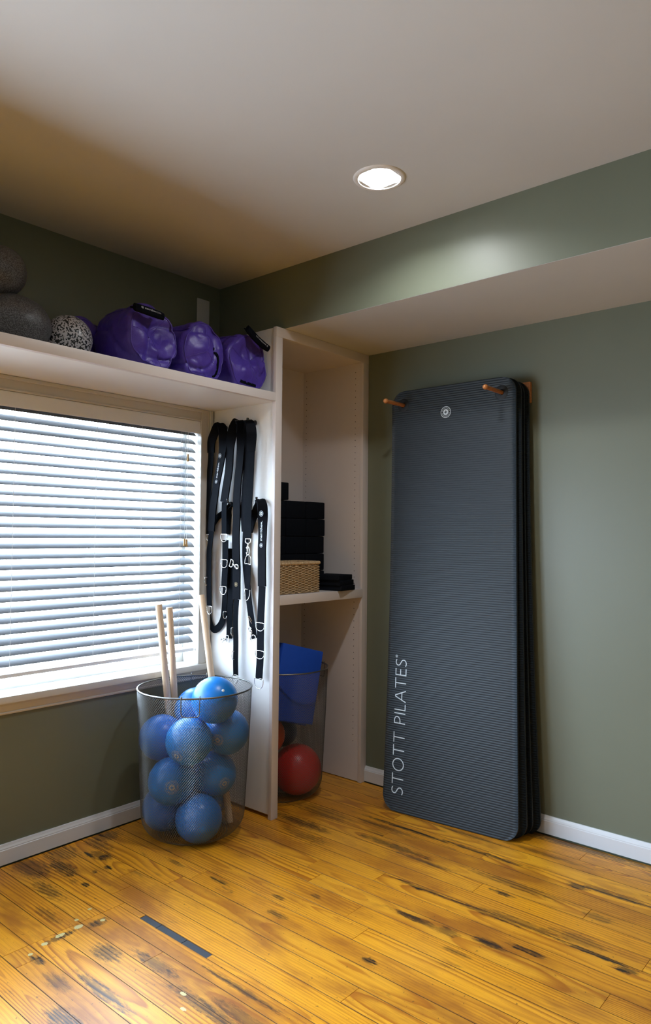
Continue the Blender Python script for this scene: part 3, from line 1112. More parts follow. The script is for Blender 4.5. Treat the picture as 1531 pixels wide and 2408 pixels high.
def wire_basket(label, c, sx=1.0, sz=1.0, front_az=0.0, shared=None):
    root = thing('wire_basket', label, 'basket', (c[0], c[1], 0.0), None)
    mesh_me = shared
    if mesh_me is None:
        prof = basket_profile()
        nc = 150
        # resample so that lattice rows are evenly spaced
        rows = []
        acc = 0
        last = prof[0]
        rows.append(prof[0])
        for p in prof[1:]:
            acc += math.dist(p, last)
            last = p
            if acc >= .0056:
                rows.append(p)
                acc = 0
        mb = MB()
        for i in range(len(rows) - 1):
            (r0, z0), (r1, z1) = rows[i], rows[i + 1]
            o = 0.5 * (i % 2)
            if r0 < .045:
                break
            for k in range(nc):
                a0 = 2 * pi * (k + o) / nc
                p = Vector((r0 * cos(a0), r0 * sin(a0), z0))
                for dlt in (-.5, .5):
                    a1 = a0 + 2 * pi * dlt / nc
                    strand(mb, p.copy(), Vector((r1 * cos(a1), r1 * sin(a1), z1)), .00066)
        mesh_me = build(mb, 'wire_mesh', 'steel_wire', root, local=True, fix=False)
        w = mesh_me
        mesh_me = w.data
    else:
        w = bpy.data.objects.new('wire_mesh', mesh_me)
        COL.objects.link(w)
        w.parent = root
    w.scale = (sx, sx, sz)
    w['kind'] = 'stuff'
    R, H = .2366 * sx, .600 * sz
    rim = [(R * cos(a * 2 * pi / 96), R * sin(a * 2 * pi / 96), H) for a in range(96)]
    build(MB().tube(rim, .0037, 10, closed=True), 'rim', 'steel_wire', root, smooth=True, local=True)
    rb = .140 * sx
    base = MB().tube([(rb * cos(a * 2 * pi / 48), rb * sin(a * 2 * pi / 48), .0030) for a in range(48)], .0026, 8, closed=True)
    base.lathe([(.0005, .0045), (.06 * sx, .0045), (.06 * sx, .003), (.0005, .003)], (0, 0, 0), 24)
    build(base, 'base_ring', 'steel_wire', root, smooth=True, local=True)
    for az in (front_az, front_az + pi):
        ha = .148
        pts = []
        Rh = R + .0052
        for s in (1,):
            def pt(da, z, rr=Rh):
                return (rr * cos(az + da), rr * sin(az + da), z)
            pts = [pt(-ha, H - .004, Rh - .010), pt(-ha, H + .006, Rh - .008), pt(-ha, H + .0085, Rh - .004), pt(-ha, H + .006, Rh),
                   pt(-ha, H - .045), pt(-ha * .93, H - .060), pt(-ha * .72, H - .068), pt(0, H - .069), pt(ha * .72, H - .068),
                   pt(ha * .93, H - .060), pt(ha, H - .045), pt(ha, H + .006, Rh), pt(ha, H + .0085, Rh - .004), pt(ha, H + .006, Rh - .008), pt(ha, H - .004, Rh - .010)]
        build(MB().tube(spline(pts, 4), .0019, 8), 'handle', 'steel_wire', root, smooth=True, local=True)
    return root, mesh_me


FB = (-.9687, -.2819)
BBK = (-.405, -.244)
_, wire_me = wire_basket('round wire mesh basket full of blue balls, standing under the window', FB, 1, 1, math.atan2(-.70, -.66))
wire_basket('round wire mesh basket in the cabinet bottom with blue foam and a red ball', BBK, .925, 1.01, math.atan2(.25, -.9), wire_me)


# ------------------------------------------------------------------ balls
def frame_of(n):
    n = Vector(n).normalized()
    up = Vector((0, 0, 1))
    s = up.cross(n)
    s = s.normalized() if s.length > .05 else Vector((1, 0, 0))
    return n, s, n.cross(s)


def ball(c, r, mat, name, label, group=None, plug=None, badge=None, tilt=0.0, sc=(1, 1, 1)):
    root = thing(name, label, 'ball', (c[0], c[1], c[2] - r), group)
    sx = build(MB().sphere((0, 0, r), r, 48, 28, sc), 'skin', mat, root, smooth=True, local=True)
    if plug:
        n, s, u = frame_of(plug)
        ctr = Vector((0, 0, r)) + n * r
        mb = MB()
        rings = []
        for (rr, h) in ((.0001, .0018), (.004, .0017), (.0056, .0008), (.0060, -.001)):
            rings.append([ctr + n * h + (s * cos(a * pi / 8) + u * sin(a * pi / 8)) * rr for a in range(16)])
        vs = [p for q in rings for p in q]
        fs = [(i * 16 + k, i * 16 + (k + 1) % 16, (i + 1) * 16 + (k + 1) % 16, (i + 1) * 16 + k) for i in range(3) for k in range(16)]
        build(mb.add(vs, fs), 'air_plug', 'plug_white', root, smooth=True, local=True)
    if badge:
        n, s, u = frame_of(badge[0])
        R = badge[1]
        ct, st = cos(tilt), sin(tilt)

        def place(a, b):
            d = n * r + s * (a * ct - b * st) + u * (a * st + b * ct)
            return Vector((0, 0, r)) + d.normalized() * (r + .0006)
        mb = MB()
        emblem(mb, place, R)
        n_ = 44
        vs = []
        for i in range(n_):
            a = 2 * pi * i / n_
            vs += [place(1.16 * R * cos(a), 1.16 * R * sin(a)), place(1.20 * R * cos(a), 1.20 * R * sin(a))]
        mb.add(vs, [(2 * i, 2 * i + 1, (2 * i + 3) % (2 * n_), (2 * i + 2) % (2 * n_)) for i in range(n_)])
        build(mb, 'printed_emblem', 'print_grey', root, local=True, fix=False)
    return root


BR = .0932
BL = [
    ((-0.9812, -0.4219, 0.5674), 'topmost blue ball in the front basket, with a white air plug', dict(plug=(-.225, -.80, .56))),
    ((-0.9061, -0.2156, 0.4821), 'blue ball half hidden behind the topmost ball in the front basket', {}),
    ((-1.0697, -0.3726, 0.4109), 'large light blue ball at mid height on the left front of the basket', dict(badge=((-.875, -.284, -.393), .021))),
    ((-1.0664, -0.1887, 0.3907), 'blue ball behind the mid height ball at the back left of the basket', {}),
    ((-1.0956, -0.2976, 0.2432), 'bright blue ball low on the left with a round printed emblem facing out', dict(badge=((-.595, -.802, .053), .0235))),
    ((-1.0264, -0.3873, 0.0974), 'blue ball at the bottom front of the basket', {}),
    ((-0.9143, -0.3446, 0.2371), 'dull blue ball in the middle right of the front basket', dict(badge=((-.208, -.965, -.16), .021), tilt=.9)),
    ((-0.8826, -0.3868, 0.4139), 'blue ball at the right side of the front basket, emblem seen between others', dict(badge=((-.90, -.42, -.12), .021), tilt=.5)),
    ((-1.0480, -0.1939, 0.0985), 'dark blue ball at the bottom back left of the front basket', {}),
    ((-0.8621, -0.2314, 0.0990), 'dark blue ball at the bottom right of the front basket', dict(badge=((.0, -.98, -.16), .019))),
]
for c, lb, kw in BL:
    ball(c, BR, 'blue_rubber', 'exercise_ball', lb, 'blue balls in the front basket', **kw)

# wooden dowels in the front basket
DW = [((-1.0274, -.0996, .9346), (-.9462, -.1575, .018), 'leftmost of the three wooden dowels in the wire basket'),
      ((-.9651, -.0919, .9168), (-.9244, -.1465, .018), 'middle of the three wooden dowels in the wire basket'),
      ((-.7598, -.0600, .9556), (-.8382, -.3640, .018), 'rightmost wooden dowel in the wire basket, standing near the straps')]
for a, b, lb in DW:
    a, b = Vector(a), Vector(b)
    d = (b - a)
    L = d.length
    e = (d / L)
    mb = MB().tube([(0, 0, 0), (0, 0, .0008), (0, 0, .004), (0, 0, L - .004), (0, 0, L)], [.0125, .0135, .0148, .0148, .0135], 24)
    o = build(mb, 'wooden_dowel', 'dowel_wood', smooth=True, local=True, sharp=50)
    o.location = b
    o.rotation_mode = 'QUATERNION'
    o.rotation_quaternion = Vector((0, 0, 1)).rotation_difference(-e)
    tag(o, lb, 'dowel', 'wooden dowels in the wire basket')

# contents of the cabinet basket
ball((-.375, -.318, .123), .1165, 'red_rubber', 'exercise_ball', 'red ball at the bottom of the basket inside the cabinet')
ball((-.505, -.235, .295), .092, 'orange_rubber', 'exercise_ball', 'orange ball beside the red ball in the cabinet basket')
ball((-.330, -.172, .268), .076, 'navy_rubber', 'exercise_ball', 'dark blue ball above the red ball in the cabinet basket')


def slab(c, w, h, th, rx, ry, rz, label):
    o = build(MB().box(-w / 2, w / 2, -th / 2, th / 2, 0, h, .004), 'foam_block', 'blue_foam', local=True, smooth=True, sharp=30)
    o.location = c
    o.rotation_euler = (rx, ry, rz)
    tag(o, label, 'foam block', 'blue foam blocks in the cabinet basket')
    return o


slab((-.475, -.352, .372), .262, .345, .060, radians(-4), radians(15), radians(-6), 'front blue foam block standing in the cabinet basket')
slab((-.420, -.272, .345), .255, .345, .050, radians(-4), radians(17), radians(-6), 'rear blue foam block leaning behind the other in the cabinet basket')

# ================================================================== CABINET SHELF CONTENTS
BH, BW_, BD = .0880, .1435, .205
yb = -.232


def brick(x, y, z, rz, label, w=BW_):
    o = build(MB().box(-w, 0, 0, BD - .03, 0, BH - .0015, .006), 'yoga_block', 'black_foam', local=True, smooth=True, sharp=35)
    o.location = (x, y, z)
    o.rotation_euler = (0, 0, rz)
    tag(o, label, 'foam block', 'black foam blocks stacked on the cabinet shelf')


rows_n = ['bottom', 'second', 'third', 'fourth', 'top full']
for k in range(5):
    for j, side in enumerate(('right', 'middle', 'left')):
        brick(-.088 - (.0 if k > 1 else -.004 * k) - j * (BW_ + .0015) - rnd.uniform(0, .002) - (.006 if k == 1 else 0), yb + rnd.uniform(-.003, .003), .9695 + k * BH, 0,
              'black foam block, %s one of the %s row in the cabinet stack' % (side, rows_n[k]))
brick(-.366, yb - .006, .9695 + 5 * BH, .02, 'single black foam block on top of the stack in the cabinet', .13)

# black flat boxes
for k, (dx, dy, rz, lb) in enumerate(((0, 0, 0, 'bottom'), (-.006, .002, .01, 'middle'), (-.014, .004, .02, 'top'))):
    o = build(MB().box(0, .135, 0, .15, 0, .0252, .003), 'foam_pad', 'black_foam', local=True, smooth=True, sharp=35)
    o.location = (-.2376 + dx + .0, -.4706 + dy, .9697 + .0256 * k)
    o.rotation_euler = (0, 0, radians(9) + rz)
    tag(o, 'black flat foam pad, %s of three stacked beside the wicker basket' % lb, 'foam pad', 'black pads on the cabinet shelf')


# wicker basket: stakes and woven strands
def wicker_basket():
    x0, x1, y0, y1 = -.628, -.334, -.424, -.262
    z0, z1 = .9697, 1.104
    root = thing('wicker_basket', 'woven tan wicker basket on the cabinet shelf', 'basket', ((x0 + x1) / 2, (y0 + y1) / 2, z0))
    r = .018

    def outline(u):
        """position and outward normal on a rounded rectangle, u in metres"""
        w, d = x1 - x0 - 2 * r, y1 - y0 - 2 * r
        q = pi * r / 2
        segs = [('l', w), ('c', q), ('l', d), ('c', q), ('l', w), ('c', q), ('l', d), ('c', q)]
        T = 2 * (w + d) + 4 * q
        u = u % T
        pos = Vector((x0 + r, y0, 0))
        a = 0.0
        for kd, L in segs:
            dr = Vector((cos(a), sin(a), 0))
            if u <= L:
                if kd == 'l':
                    return pos + dr * u, Vector((sin(a), -cos(a), 0))
                b = u / r
                cen = pos + Vector((-sin(a), cos(a), 0)) * r
                return cen + Vector((sin(a + b), -cos(a + b), 0)) * r, Vector((sin(a + b), -cos(a + b), 0))
            u -= L
            if kd == 'l':
                pos = pos + dr * L
            else:
                cen = pos + Vector((-sin(a), cos(a), 0)) * r
                a += pi / 2
                pos = cen + Vector((sin(a), -cos(a), 0)) * r
        return pos, Vector((sin(a), -cos(a), 0))
    T = 2 * ((x1 - x0 - 2 * r) + (y1 - y0 - 2 * r)) + 2 * pi * r
    ns = 40
    pitch = T / ns
    nrow = 22
    for i in range(nrow):
        z = z0 + .004 + i * (z1 - z0 - .014) / (nrow - 1)
        pts = []
        m = ns * 6
        for k in range(m):
            u = k / m * T
            p, n = outline(u)
            wv = cos(pi * u / pitch + (pi if i % 2 else 0))
            jit = noise.noise(Vector((u * 30, i * 3.1, 0))) * .0016
            pts.append(p - n * .004 + n * (.0030 * wv) + Vector((0, 0, z + jit)))
        build(MB().tube(pts, .0031, 5, closed=True), 'woven_strand', 'wicker', root, smooth=True, fix=False)
    sk = MB()
    for k in range(ns):
        p, n = outline((k + .5) * pitch)
        sk.tube([p - n * .004 + Vector((0, 0, z0 + .002)), p - n * .004 + Vector((0, 0, z1))], .0020, 5)
    build(sk, 'stakes', 'wicker', root, fix=False)['kind'] = 'stuff'
    # braided rim: two strands twisted round each other
    for ph in (0, pi):
        pts = []
        m = 420
        for k in range(m):
            u = k / m * T
            p, n = outline(u)
            a = 2 * pi * k / m * 46 + ph
            pts.append(p - n * .003 + n * (.0042 * cos(a)) + Vector((0, 0, z1 + .0045 + .0042 * sin(a))))
        build(MB().tube(pts, .0044, 6, closed=True), 'braided_rim', 'wicker', root, smooth=True, fix=False)
    build(MB().box(x0 + .008, x1 - .008, y0 + .008, y1 - .008, z0, z0 + .004), 'basket_base', 'wicker', root)


wicker_basket()


# ================================================================== ON THE LONG SHELF
def dough(d, k=1.0, s=1.0):
    return 1 + s * noise.noise(d * 2.1 + Vector((k, 0, 0)))


ST = 1.8672
# speckled balls
sb = build(MB().sphere((0, 0, .0865), .0865, 56, 32), 'massage_ball', 'speckled_white_foam', smooth=True, local=True)
sb.location = (-1.549, -.234, ST)
tag(sb, 'white ball with black speckles at the front of the long shelf', 'ball')
sb2 = build(MB().sphere((0, 0, .066), .066, 40, 24), 'massage_ball', 'speckled_white_foam', smooth=True, local=True)
sb2.location = (-1.655, -.115, ST)
tag(sb2, 'small speckled ball mostly hidden behind the larger speckled one', 'ball')
g1 = build(MB().sphere((0, 0, .101), 1, 56, 32, (.133, .115, .101), lambda d: 1 + .02 * noise.noise(d * 2)), 'foam_bolster', 'speckled_grey_foam', smooth=True, local=True)
g1.location = (-1.748, -.215, ST)
tag(g1, 'large squashed grey speckled foam ball lying on the long shelf', 'foam ball')
g2 = build(MB().sphere((0, 0, .086), 1, 48, 28, (.086, .086, .086), lambda d: 1 + .03 * noise.noise(d * 1.7)), 'foam_bolster', 'speckled_grey_foam', smooth=True, local=True)
g2.location = (-1.795, -.215, ST + .187)
tag(g2, 'grey speckled foam ball resting on top of the larger one', 'foam ball')


def text_mesh(txt, size, place, bold=False):
    cu = bpy.data.curves.new('t', 'FONT')
    cu.body = txt
    cu.size = size
    cu.align_x = 'LEFT'
    cu.resolution_u = 3
    if bold:
        cu.offset = size * .012
    ob = bpy.data.objects.new('t', cu)
    COL.objects.link(ob)
    dg = bpy.context.evaluated_depsgraph_get()
    me = bpy.data.meshes.new_from_object(ob.evaluated_get(dg))
    mb = MB()
    mb.add([place(v.co.x, v.co.y) for v in me.vertices], [tuple(p.vertices) for p in me.polygons])
    w = max((v.co.x for v in me.vertices), default=0)
    bpy.data.objects.remove(ob)
    bpy.data.curves.remove(cu)
    bpy.data.meshes.remove(me)
    return mb, w


# ------------------------------------------------------------------ purple sand bags
def sand_bag(cx, yf, yb_, r, h, seed, label, handle=None, zipper=None, sag=.10, dent=None, bulge=1.0, n_side=6, rot=0.0, zrot=0.0):
    """a stuffed cylinder bag lying on the shelf, end cap facing the room"""
    root = thing('sand_bag', label, 'sandbag', (cx, (yf + yb_) / 2, ST), 'purple bags on the long shelf')
    L = yb_ - yf
    nu, nv, nc = 96, 26, 16
    cz = h / 2

    def surf(a, v, cap=0.0):
        """a angle, v 0 front .. 1 back, cap 0 rim .. 1 centre of the front end"""
        s = 1 - cap
        # soft polygonal section from the stuffing
        poly = 1 - .040 * (1 - abs(cos(n_side * .5 * (a + rot)))) ** 1.0
        rr = poly
        x = r * rr * cos(a)
        z = cz * rr * sin(a)
        if z < -cz * .80:
            z = -cz * .80 + (z + cz * .80) * .3
        bw = 1 + .04 * sin(pi * min(1, max(0, v))) * bulge
        x *= bw * s
        z *= bw * s
        y = -L / 2 + L * v
        if cap > 0:
            y -= .030 * (1 - (1 - cap) ** 2) * (1.0 if dent is None else .6)
        q = Vector((x * 9 + seed * 5.3, y * 7, z * 9))
        nz = noise.noise(q) * .016 + noise.noise(q * 2.3) * .009
        cr = (1 - min(1, abs(noise.noise(q * .62 + Vector((9, 3, 1)))) * 5.5)) ** 2 * .016      # sharp creases
        cr += (1 - min(1, abs(noise.noise(q * 1.3 + Vector((2, 8, 5)))) * 6)) ** 2 * .006
        k = 1 + (nz - cr) / r * (.75 if cap == 0 else .5 * s + .10)
        x *= k
        z *= k
        if cap > 0:
            y += (nz * .9 + cr * .7) * (1 if cap > .05 else .2)
        if dent is not None:
            for (da, dc, dw, dd) in dent:
                dx, dz = r * (1 - dc) * cos(da), cz * (1 - dc) * sin(da)
                ds = sqrt((x - dx) ** 2 + (z - dz) ** 2 + (y + L / 2) ** 2) / dw
                y += dd * math.exp(-ds * ds)
        zz = max(z + cz * .86, 0.0012)
        return Vector((x, y, zz))
    V, F = [], []
    for i in range(nv + 1):
        v = i / nv
        tp = 1.0
        if v < .06:
            tp = 1 - .07 * (1 - v / .06) ** 2
        if v > .86:
            tp = max(.05, sqrt(max(0, 1 - ((v - .86) / .14) ** 2)))
        for j in range(nu):
            p = surf(2 * pi * j / nu, v)
            ctr = Vector((0, p.y, cz * .86))
            p = ctr + (p - ctr) * tp
            p.z = max(p.z, .001)
            V.append(p)
    for i in range(nv):
        for j in range(nu):
            j2 = (j + 1) % nu
            F.append((i * nu + j, i * nu + j2, (i + 1) * nu + j2, (i + 1) * nu + j))
    F.append(tuple(nv * nu + j for j in range(nu)))
    b = len(V)
    for i in range(1, nc + 1):
        c = min(i / nc, .995)
        for j in range(nu):
            p = surf(2 * pi * j / nu, 0, c)
            ctr = Vector((0, p.y, cz * .86))
            p = ctr + (p - ctr) * .93
            p.z = max(p.z, .001)
            V.append(p)
    for i in range(nc):
        for j in range(nu):
            j2 = (j + 1) % nu
            a0 = j if i == 0 else b + (i - 1) * nu + j
            a1 = j2 if i == 0 else b + (i - 1) * nu + j2
            F.append((a1, a0, b + i * nu + j, b + i * nu + j2))
    body = build(MB().add(V, F), 'bag_body', 'purple_vinyl', root, smooth=True, local=True)

    def capP(a, c, lift=.0006):
        p = surf(a, 0, c)
        ctr = Vector((0, p.y, cz * .86))
        p = ctr + (p - ctr) * .93
        return p - Vector((0, lift, 0))
    # piped seam round the end and three seams meeting at its middle
    build(MB().tube([capP(2 * pi * j / 72, .02) for j in range(72)], .0022, 6, closed=True), 'seam', 'purple_vinyl', root, smooth=True, local=True)
    for j in range(3):
        a0 = rot + 2 * pi * j / 3 + .5
        build(MB().tube([capP(a0, .02 + .95 * i / 14, .0002) for i in range(15)], .0014, 6), 'seam', 'purple_vinyl', root, smooth=True, local=True)
    sp = []
    for i in range(18):
        v = .02 + .8 * i / 17
        sp.append(surf(2.15 + rot * .2, v) * 1.0)
    build(MB().tube([Vector((p.x * 1.004, p.y, p.z + .0004)) for p in sp], .0016, 6), 'seam', 'purple_vinyl', root, smooth=True, local=True)
    if zipper:
        a0, c0, c1, a1 = zipper
        pts = []
        for i in range(14):
            f = i / 13
            pts.append(capP(a0 + (a1 - a0) * f, c0 + (c1 - c0) * f, .002))
        mb = MB()
        vs = []
        for i, p in enumerate(pts):
            q = pts[min(i + 1, 13)] - pts[max(i - 1, 0)]
            s = q.cross(Vector((0, -1, 0))).normalized() * .0055
            vs += [p + s, p - s, p + s + Vector((0, .004, 0)), p - s + Vector((0, .004, 0))]
        fs = []
        for i in range(13):
            a, c = 4 * i, 4 * i + 4
            fs += [(a, a + 1, c + 1, c), (a, c, c + 2, a + 2), (a + 1, a + 3, c + 3, c + 1)]
        build(mb.add(vs, fs), 'zip', 'velcro_black', root, local=True)
    if handle:
        (hx, hy, hz), (ux, uy, uz), hl, hr, curve, txt = handle
        c = Vector((hx, hy, hz)) - Vector((cx, (yf + yb_) / 2, ST))
        u = Vector((ux, uy, uz)).normalized()
        out = Vector((-.45, -.85, .30)).normalized()
        out = (out - u * out.dot(u)).normalized()
        w = u.cross(out)
        mb = MB()
        n = 18
        rings = []
        for i in range(n + 1):
            s = -hl + 2 * hl * i / n
            k = 1 - .12 * abs(s / hl) ** 4
            p = c + u * s - w * (curve * (s / hl) ** 2) - out * (.006 * (s / hl) ** 2)
            rings.append([p + (w * (hr * cos(2 * pi * q / 14)) + out * (hr * .62 * sin(2 * pi * q / 14))) * k
                          * (1 + .06 * noise.noise(Vector((s * 60, q, seed)))) for q in range(14)])
        vs = [p for q in rings for p in q]
        fs = [(i * 14 + k, i * 14 + (k + 1) % 14, (i + 1) * 14 + (k + 1) % 14, (i + 1) * 14 + k) for i in range(n) for k in range(14)]
        fs += [tuple(range(14))[::-1], tuple(n * 14 + k for k in range(14))]
        hd = build(mb.add(vs, fs), 'grip_handle', 'velcro_black', root, smooth=True, local=True, sharp=60)
        # strap ends that run back into the bag
        for e in (-1, 1):
            p = c + u * (hl * .8 * e) - w * curve * .6
            q = p - out * .035 - w * .018
            build(MB().obox((p + q) / 2, u * .010, (q - p) / 2, (q - p).cross(u).normalized() * .0022), 'handle_strap', 'velcro_black', root, local=True)
        if txt:
            sz, x0, dr = txt

            def pl(a, b):
                s = dr * (x0 + a)
                k = -curve * (s / hl) ** 2
                return c + u * s + w * (k - dr * (b - sz * .3)) + out * (hr * .62 + .0010 - .006 * (s / hl) ** 2)
            tm, wd = text_mesh('merrithew', sz, lambda a, b: pl(a * .95, b), True)
            em2 = MB()
            emblem(em2, lambda a, b: pl(a - sz * .75, b + sz * .28), sz * .42)
            tm.add(em2.v, em2.f)
            t2, _ = text_mesh('.COM', sz * .72, lambda a, b: pl(a * .95 + wd * .96, b))
            tm.add(t2.v, t2.f)
            build(tm, 'printed_lettering', 'print_grey', hd, local=True, fix=False)
    if zrot:
        root.rotation_euler = (0, 0, zrot)
    return root


sand_bag(-1.296, -.410, -.140, .119, .272, 1.0, 'largest purple bag on the long shelf, black grip handle upright across its end',
         handle=((-1.342, -.447, 2.064), (1, .0, -.05), .064, .0175, .004, (.0125, -.030, 1)), dent=[(1.2, .45, .075, .040), (.4, .7, .05, .03)], rot=.35)
sand_bag(-1.050, -.405, -.085, .113, .258, 2.0, 'middle purple bag with a black zip down its end',
         zipper=(.45, .62, .06, -1.05), rot=.9, n_side=5)
sand_bag(-.797, -.405, -.085, .120, .264, 3.0, 'purple bag against the cabinet side, grip handle slanting down to the right',
         handle=((-.772, -.432, 2.080), (.90, -.0, -.44), .072, .0180, .012, (.0115, -.040, -1)), dent=[(.9, .5, .07, .035), (2.6, .6, .05, .02)],
         zipper=(-2.2, .12, .10, -1.2), rot=.1)
b0 = sand_bag(-1.405, -.116, -.012, .112, .240, 4.0, 'purple bag at the back behind the speckled ball, mostly in shadow', rot=.2, zrot=0)

# ================================================================== STRAPS ON THE CABINET SIDE
PX = -.665
A1 = [(-.111, 1.755), (-.09, 1.751), (-.075, 1.732), (-.057, 1.701), (-.045, 1.674), (-.043, 1.625), (-.04, 1.581), (-.031, 1.494), (-.029, 1.409), (-.03, 1.322), (-.030, 1.235)]
A2 = [(-.111, 1.755), (-.126, 1.746), (-.135, 1.725), (-.14, 1.692), (-.137, 1.625), (-.121, 1.558), (-.098, 1.475), (-.082, 1.39), (-.071, 1.322), (-.065, 1.253), (-.053, 1.185), (-.049, 1.147), (-.049, 1.038), (-.053, .953), (-.057, .899)]
B1 = [(-.142, 1.238), (-.143, 1.321), (-.154, 1.366), (-.178, 1.385), (-.172, 1.37), (-.11, 1.341), (-.05, 1.302), (-.010, 1.239), (.0, 1.155), (.0, 1.052), (-.004, .948), (-.012, .865), (-.031, .808), (-.059, .789), (-.1, .815), (-.122, .864), (-.13, .957), (-.137, 1.074), (-.149, 1.173)]
C1 = [(-.231, 1.76), (-.22, 1.757), (-.203, 1.735), (-.192, 1.708), (-.178, 1.64), (-.172, 1.54), (-.153, 1.44), (-.142, 1.388), (-.141, 1.321), (-.142, 1.238)]
C2 = [(-.231, 1.76), (-.243, 1.747), (-.247, 1.727), (-.25, 1.66), (-.241, 1.552), (-.231, 1.486), (-.224, 1.404), (-.225, 1.32), (-.222, 1.238), (-.225, 1.161), (-.23, 1.062), (-.232, .944), (-.228, .898), (-.226, .817), (-.229, .734), (-.228, .668), (-.231, .598)]
C3 = [(-.146, 1.212), (-.147, 1.12), (-.145, 1.074), (-.141, .992)]
C4 = [(-.173, 1.173), (-.172, 1.056), (-.169, .958), (-.162, .86), (-.161, .758)]
D1 = [(-.305, 1.752), (-.291, 1.748), (-.286, 1.729), (-.286, 1.681), (-.285, 1.582), (-.275, 1.484), (-.267, 1.385), (-.268, 1.32), (-.275, 1.254), (-.271, 1.162), (-.275, 1.097), (-.291, 1.0), (-.309, .904), (-.33, .809), (-.339, .776)]
D2 = [(-.305, 1.752), (-.319, 1.743), (-.329, 1.719), (-.335, 1.677), (-.332, 1.612), (-.328, 1.547), (-.325, 1.449), (-.318, 1.352), (-.316, 1.287), (-.317, 1.222)]
D3 = [(-.308, 1.103), (-.306, 1.042), (-.306, .991)]
E1 = [(-.369, 1.393), (-.385, 1.385), (-.394, 1.362), (-.397, 1.319), (-.396, 1.223), (-.394, 1.165), (-.396, 1.069), (-.397, 1.012), (-.394, .942), (-.391, .863), (-.39, .783), (-.391, .72), (-.387, .656), (-.384, .605)]
E2 = [(-.369, 1.393), (-.358, 1.385), (-.35, 1.367), (-.332, 1.336), (-.31, 1.3), (-.294, 1.252)]


def ribbon(path, w, th, xo, hook=None, x_top=None, twist=.25, sub=5):
    """flat webbing following (y,z) points at x = PX - xo; its width turns edge-on to the wall at the hook"""
    twist *= .35
    w *= .93
    P = [Vector((PX - xo, a, b)) for a, b in path]
    S = spline(P, sub)
    vs, fs = [], []
    n = len(S)
    dirs, prev = [None] * n, Vector((0, -1, 0))
    for i in range(n - 1, -1, -1):
        d = (S[min(i + 1, n - 1)] - S[max(i - 1, 0)]).normalized()
        q = Vector((0, d.z, -d.y))
        if q.dot(prev) < 0:
            q = -q
        prev = q
        dirs[i] = q
    for i, p in enumerate(S):
        d = S[min(i + 1, n - 1)] - S[max(i - 1, 0)]
        d.normalize()
        inpl = dirs[i]
        out = Vector((1, 0, 0))
        a = twist
        if hook is not None:
            dist = math.hypot(p.y - hook[0], p.z - hook[1])
            a = twist + (radians(78) - twist) * math.exp(-(dist / .075) ** 2)
        wv = (inpl * cos(a) + out * sin(a)).normalized()
        nv = d.cross(wv).normalized()
        sway = .0035 * noise.noise(Vector((p.y * 5 + xo * 90, p.z * 7, 2.2)))
        q = p + Vector((-abs(sway), 0, 0))
        for s, t in ((-1, -1), (1, -1), (1, 1), (-1, 1)):
            vs.append(q + wv * (w / 2 * s) + nv * (th / 2 * t))
        if i:
            b, c = 4 * (i - 1), 4 * i
            for k in range(4):
                k2 = (k + 1) % 4
                fs.append((b + k, b + k2, c + k2, c + k))
    fs.append((0, 1, 2, 3))
    e = 4 * (n - 1)
    fs.append((e + 3, e + 2, e + 1, e))
    return MB().add(vs, fs)


def arc(path, i0, i1):
    return path[i0:i1 + 1]


def dring(y, z, w=.040, h=.033, xo=.030, ang=0.0, yaw=0.0):
    """steel D-ring hanging below (y,z)"""
    pts = []
    hw = w / 2
    base = [(-hw, 0), (-hw, -h * .35)] + [(-hw * cos(a * pi / 8), -h * .35 - h * .65 * sin(a * pi / 8)) for a in range(1, 8)] + [(hw, -h * .35), (hw, 0)]
    base += [(hw * .5, .0015), (-hw * .5, .0015)]
    out = []
    for a, b in base:
        y2 = a * cos(ang) - b * sin(ang)
        z2 = a * sin(ang) + b * cos(ang)
        out.append((PX - xo - y2 * sin(yaw), y + y2 * cos(yaw), z + z2))
    return MB().tube(spline(out + [out[0]], 3)[:-1], .0016, 7, closed=True)


def snap_hook(y, z, xo, ang=0.0, L=.062):
    """swivel eye, shank and hooked nose, pointing down before rotation"""
    mb = MB()

    def T(a, b, c=0):
        return (PX - xo - c, y + a * cos(ang) - b * sin(ang), z + a * sin(ang) + b * cos(ang))
    mb.tube([T(-.017, 0), T(.017, 0), T(.017, -.014), T(.009, -.020), T(-.009, -.020), T(-.017, -.014)], .0021, 7, closed=True)
    mb.tube([T(0, -.018), T(0, -.030), T(0, -.034)], [.0045, .0035, .0048], 9)
    mb.tube([T(.004, -.032), T(.004, -L + .016), T(.002, -L + .008)], [.0032, .0028, .0022], 8)
    pts = [T(.000, -.034), T(-.007, -.040), T(-.010, -.049), T(-.008, -L + .003), T(0, -L), T(.007, -L + .004), T(.008, -L + .012)]
    mb.tube(spline(pts, 4), .0027, 8)
    mb.tube([T(.004, -.040, .001), T(.010, -.041, .002)], .0018, 6)
    return mb


def wall_hook(y, z, label, gr=True):
    o = MB()
    o.lathe([(.0005, PX - .0040), (.012, PX - .0035), (.013, PX - .0002)], (0, y, z - .004), 14, 'X')
    o.tube(spline([(PX - .002, y, z - .004), (PX - .018, y, z - .007), (PX - .036, y, z - .005), (PX - .045, y, z + .004), (PX - .046, y, z + .014)], 4), [.0045] * 13 + [.005, .006, .0062, .005], 10)
    h = build(o, 'wall_hook', 'hook_plastic', smooth=True, origin=(PX, y, z))
    tag(h, label, 'hook', 'dark hooks on the cabinet side')


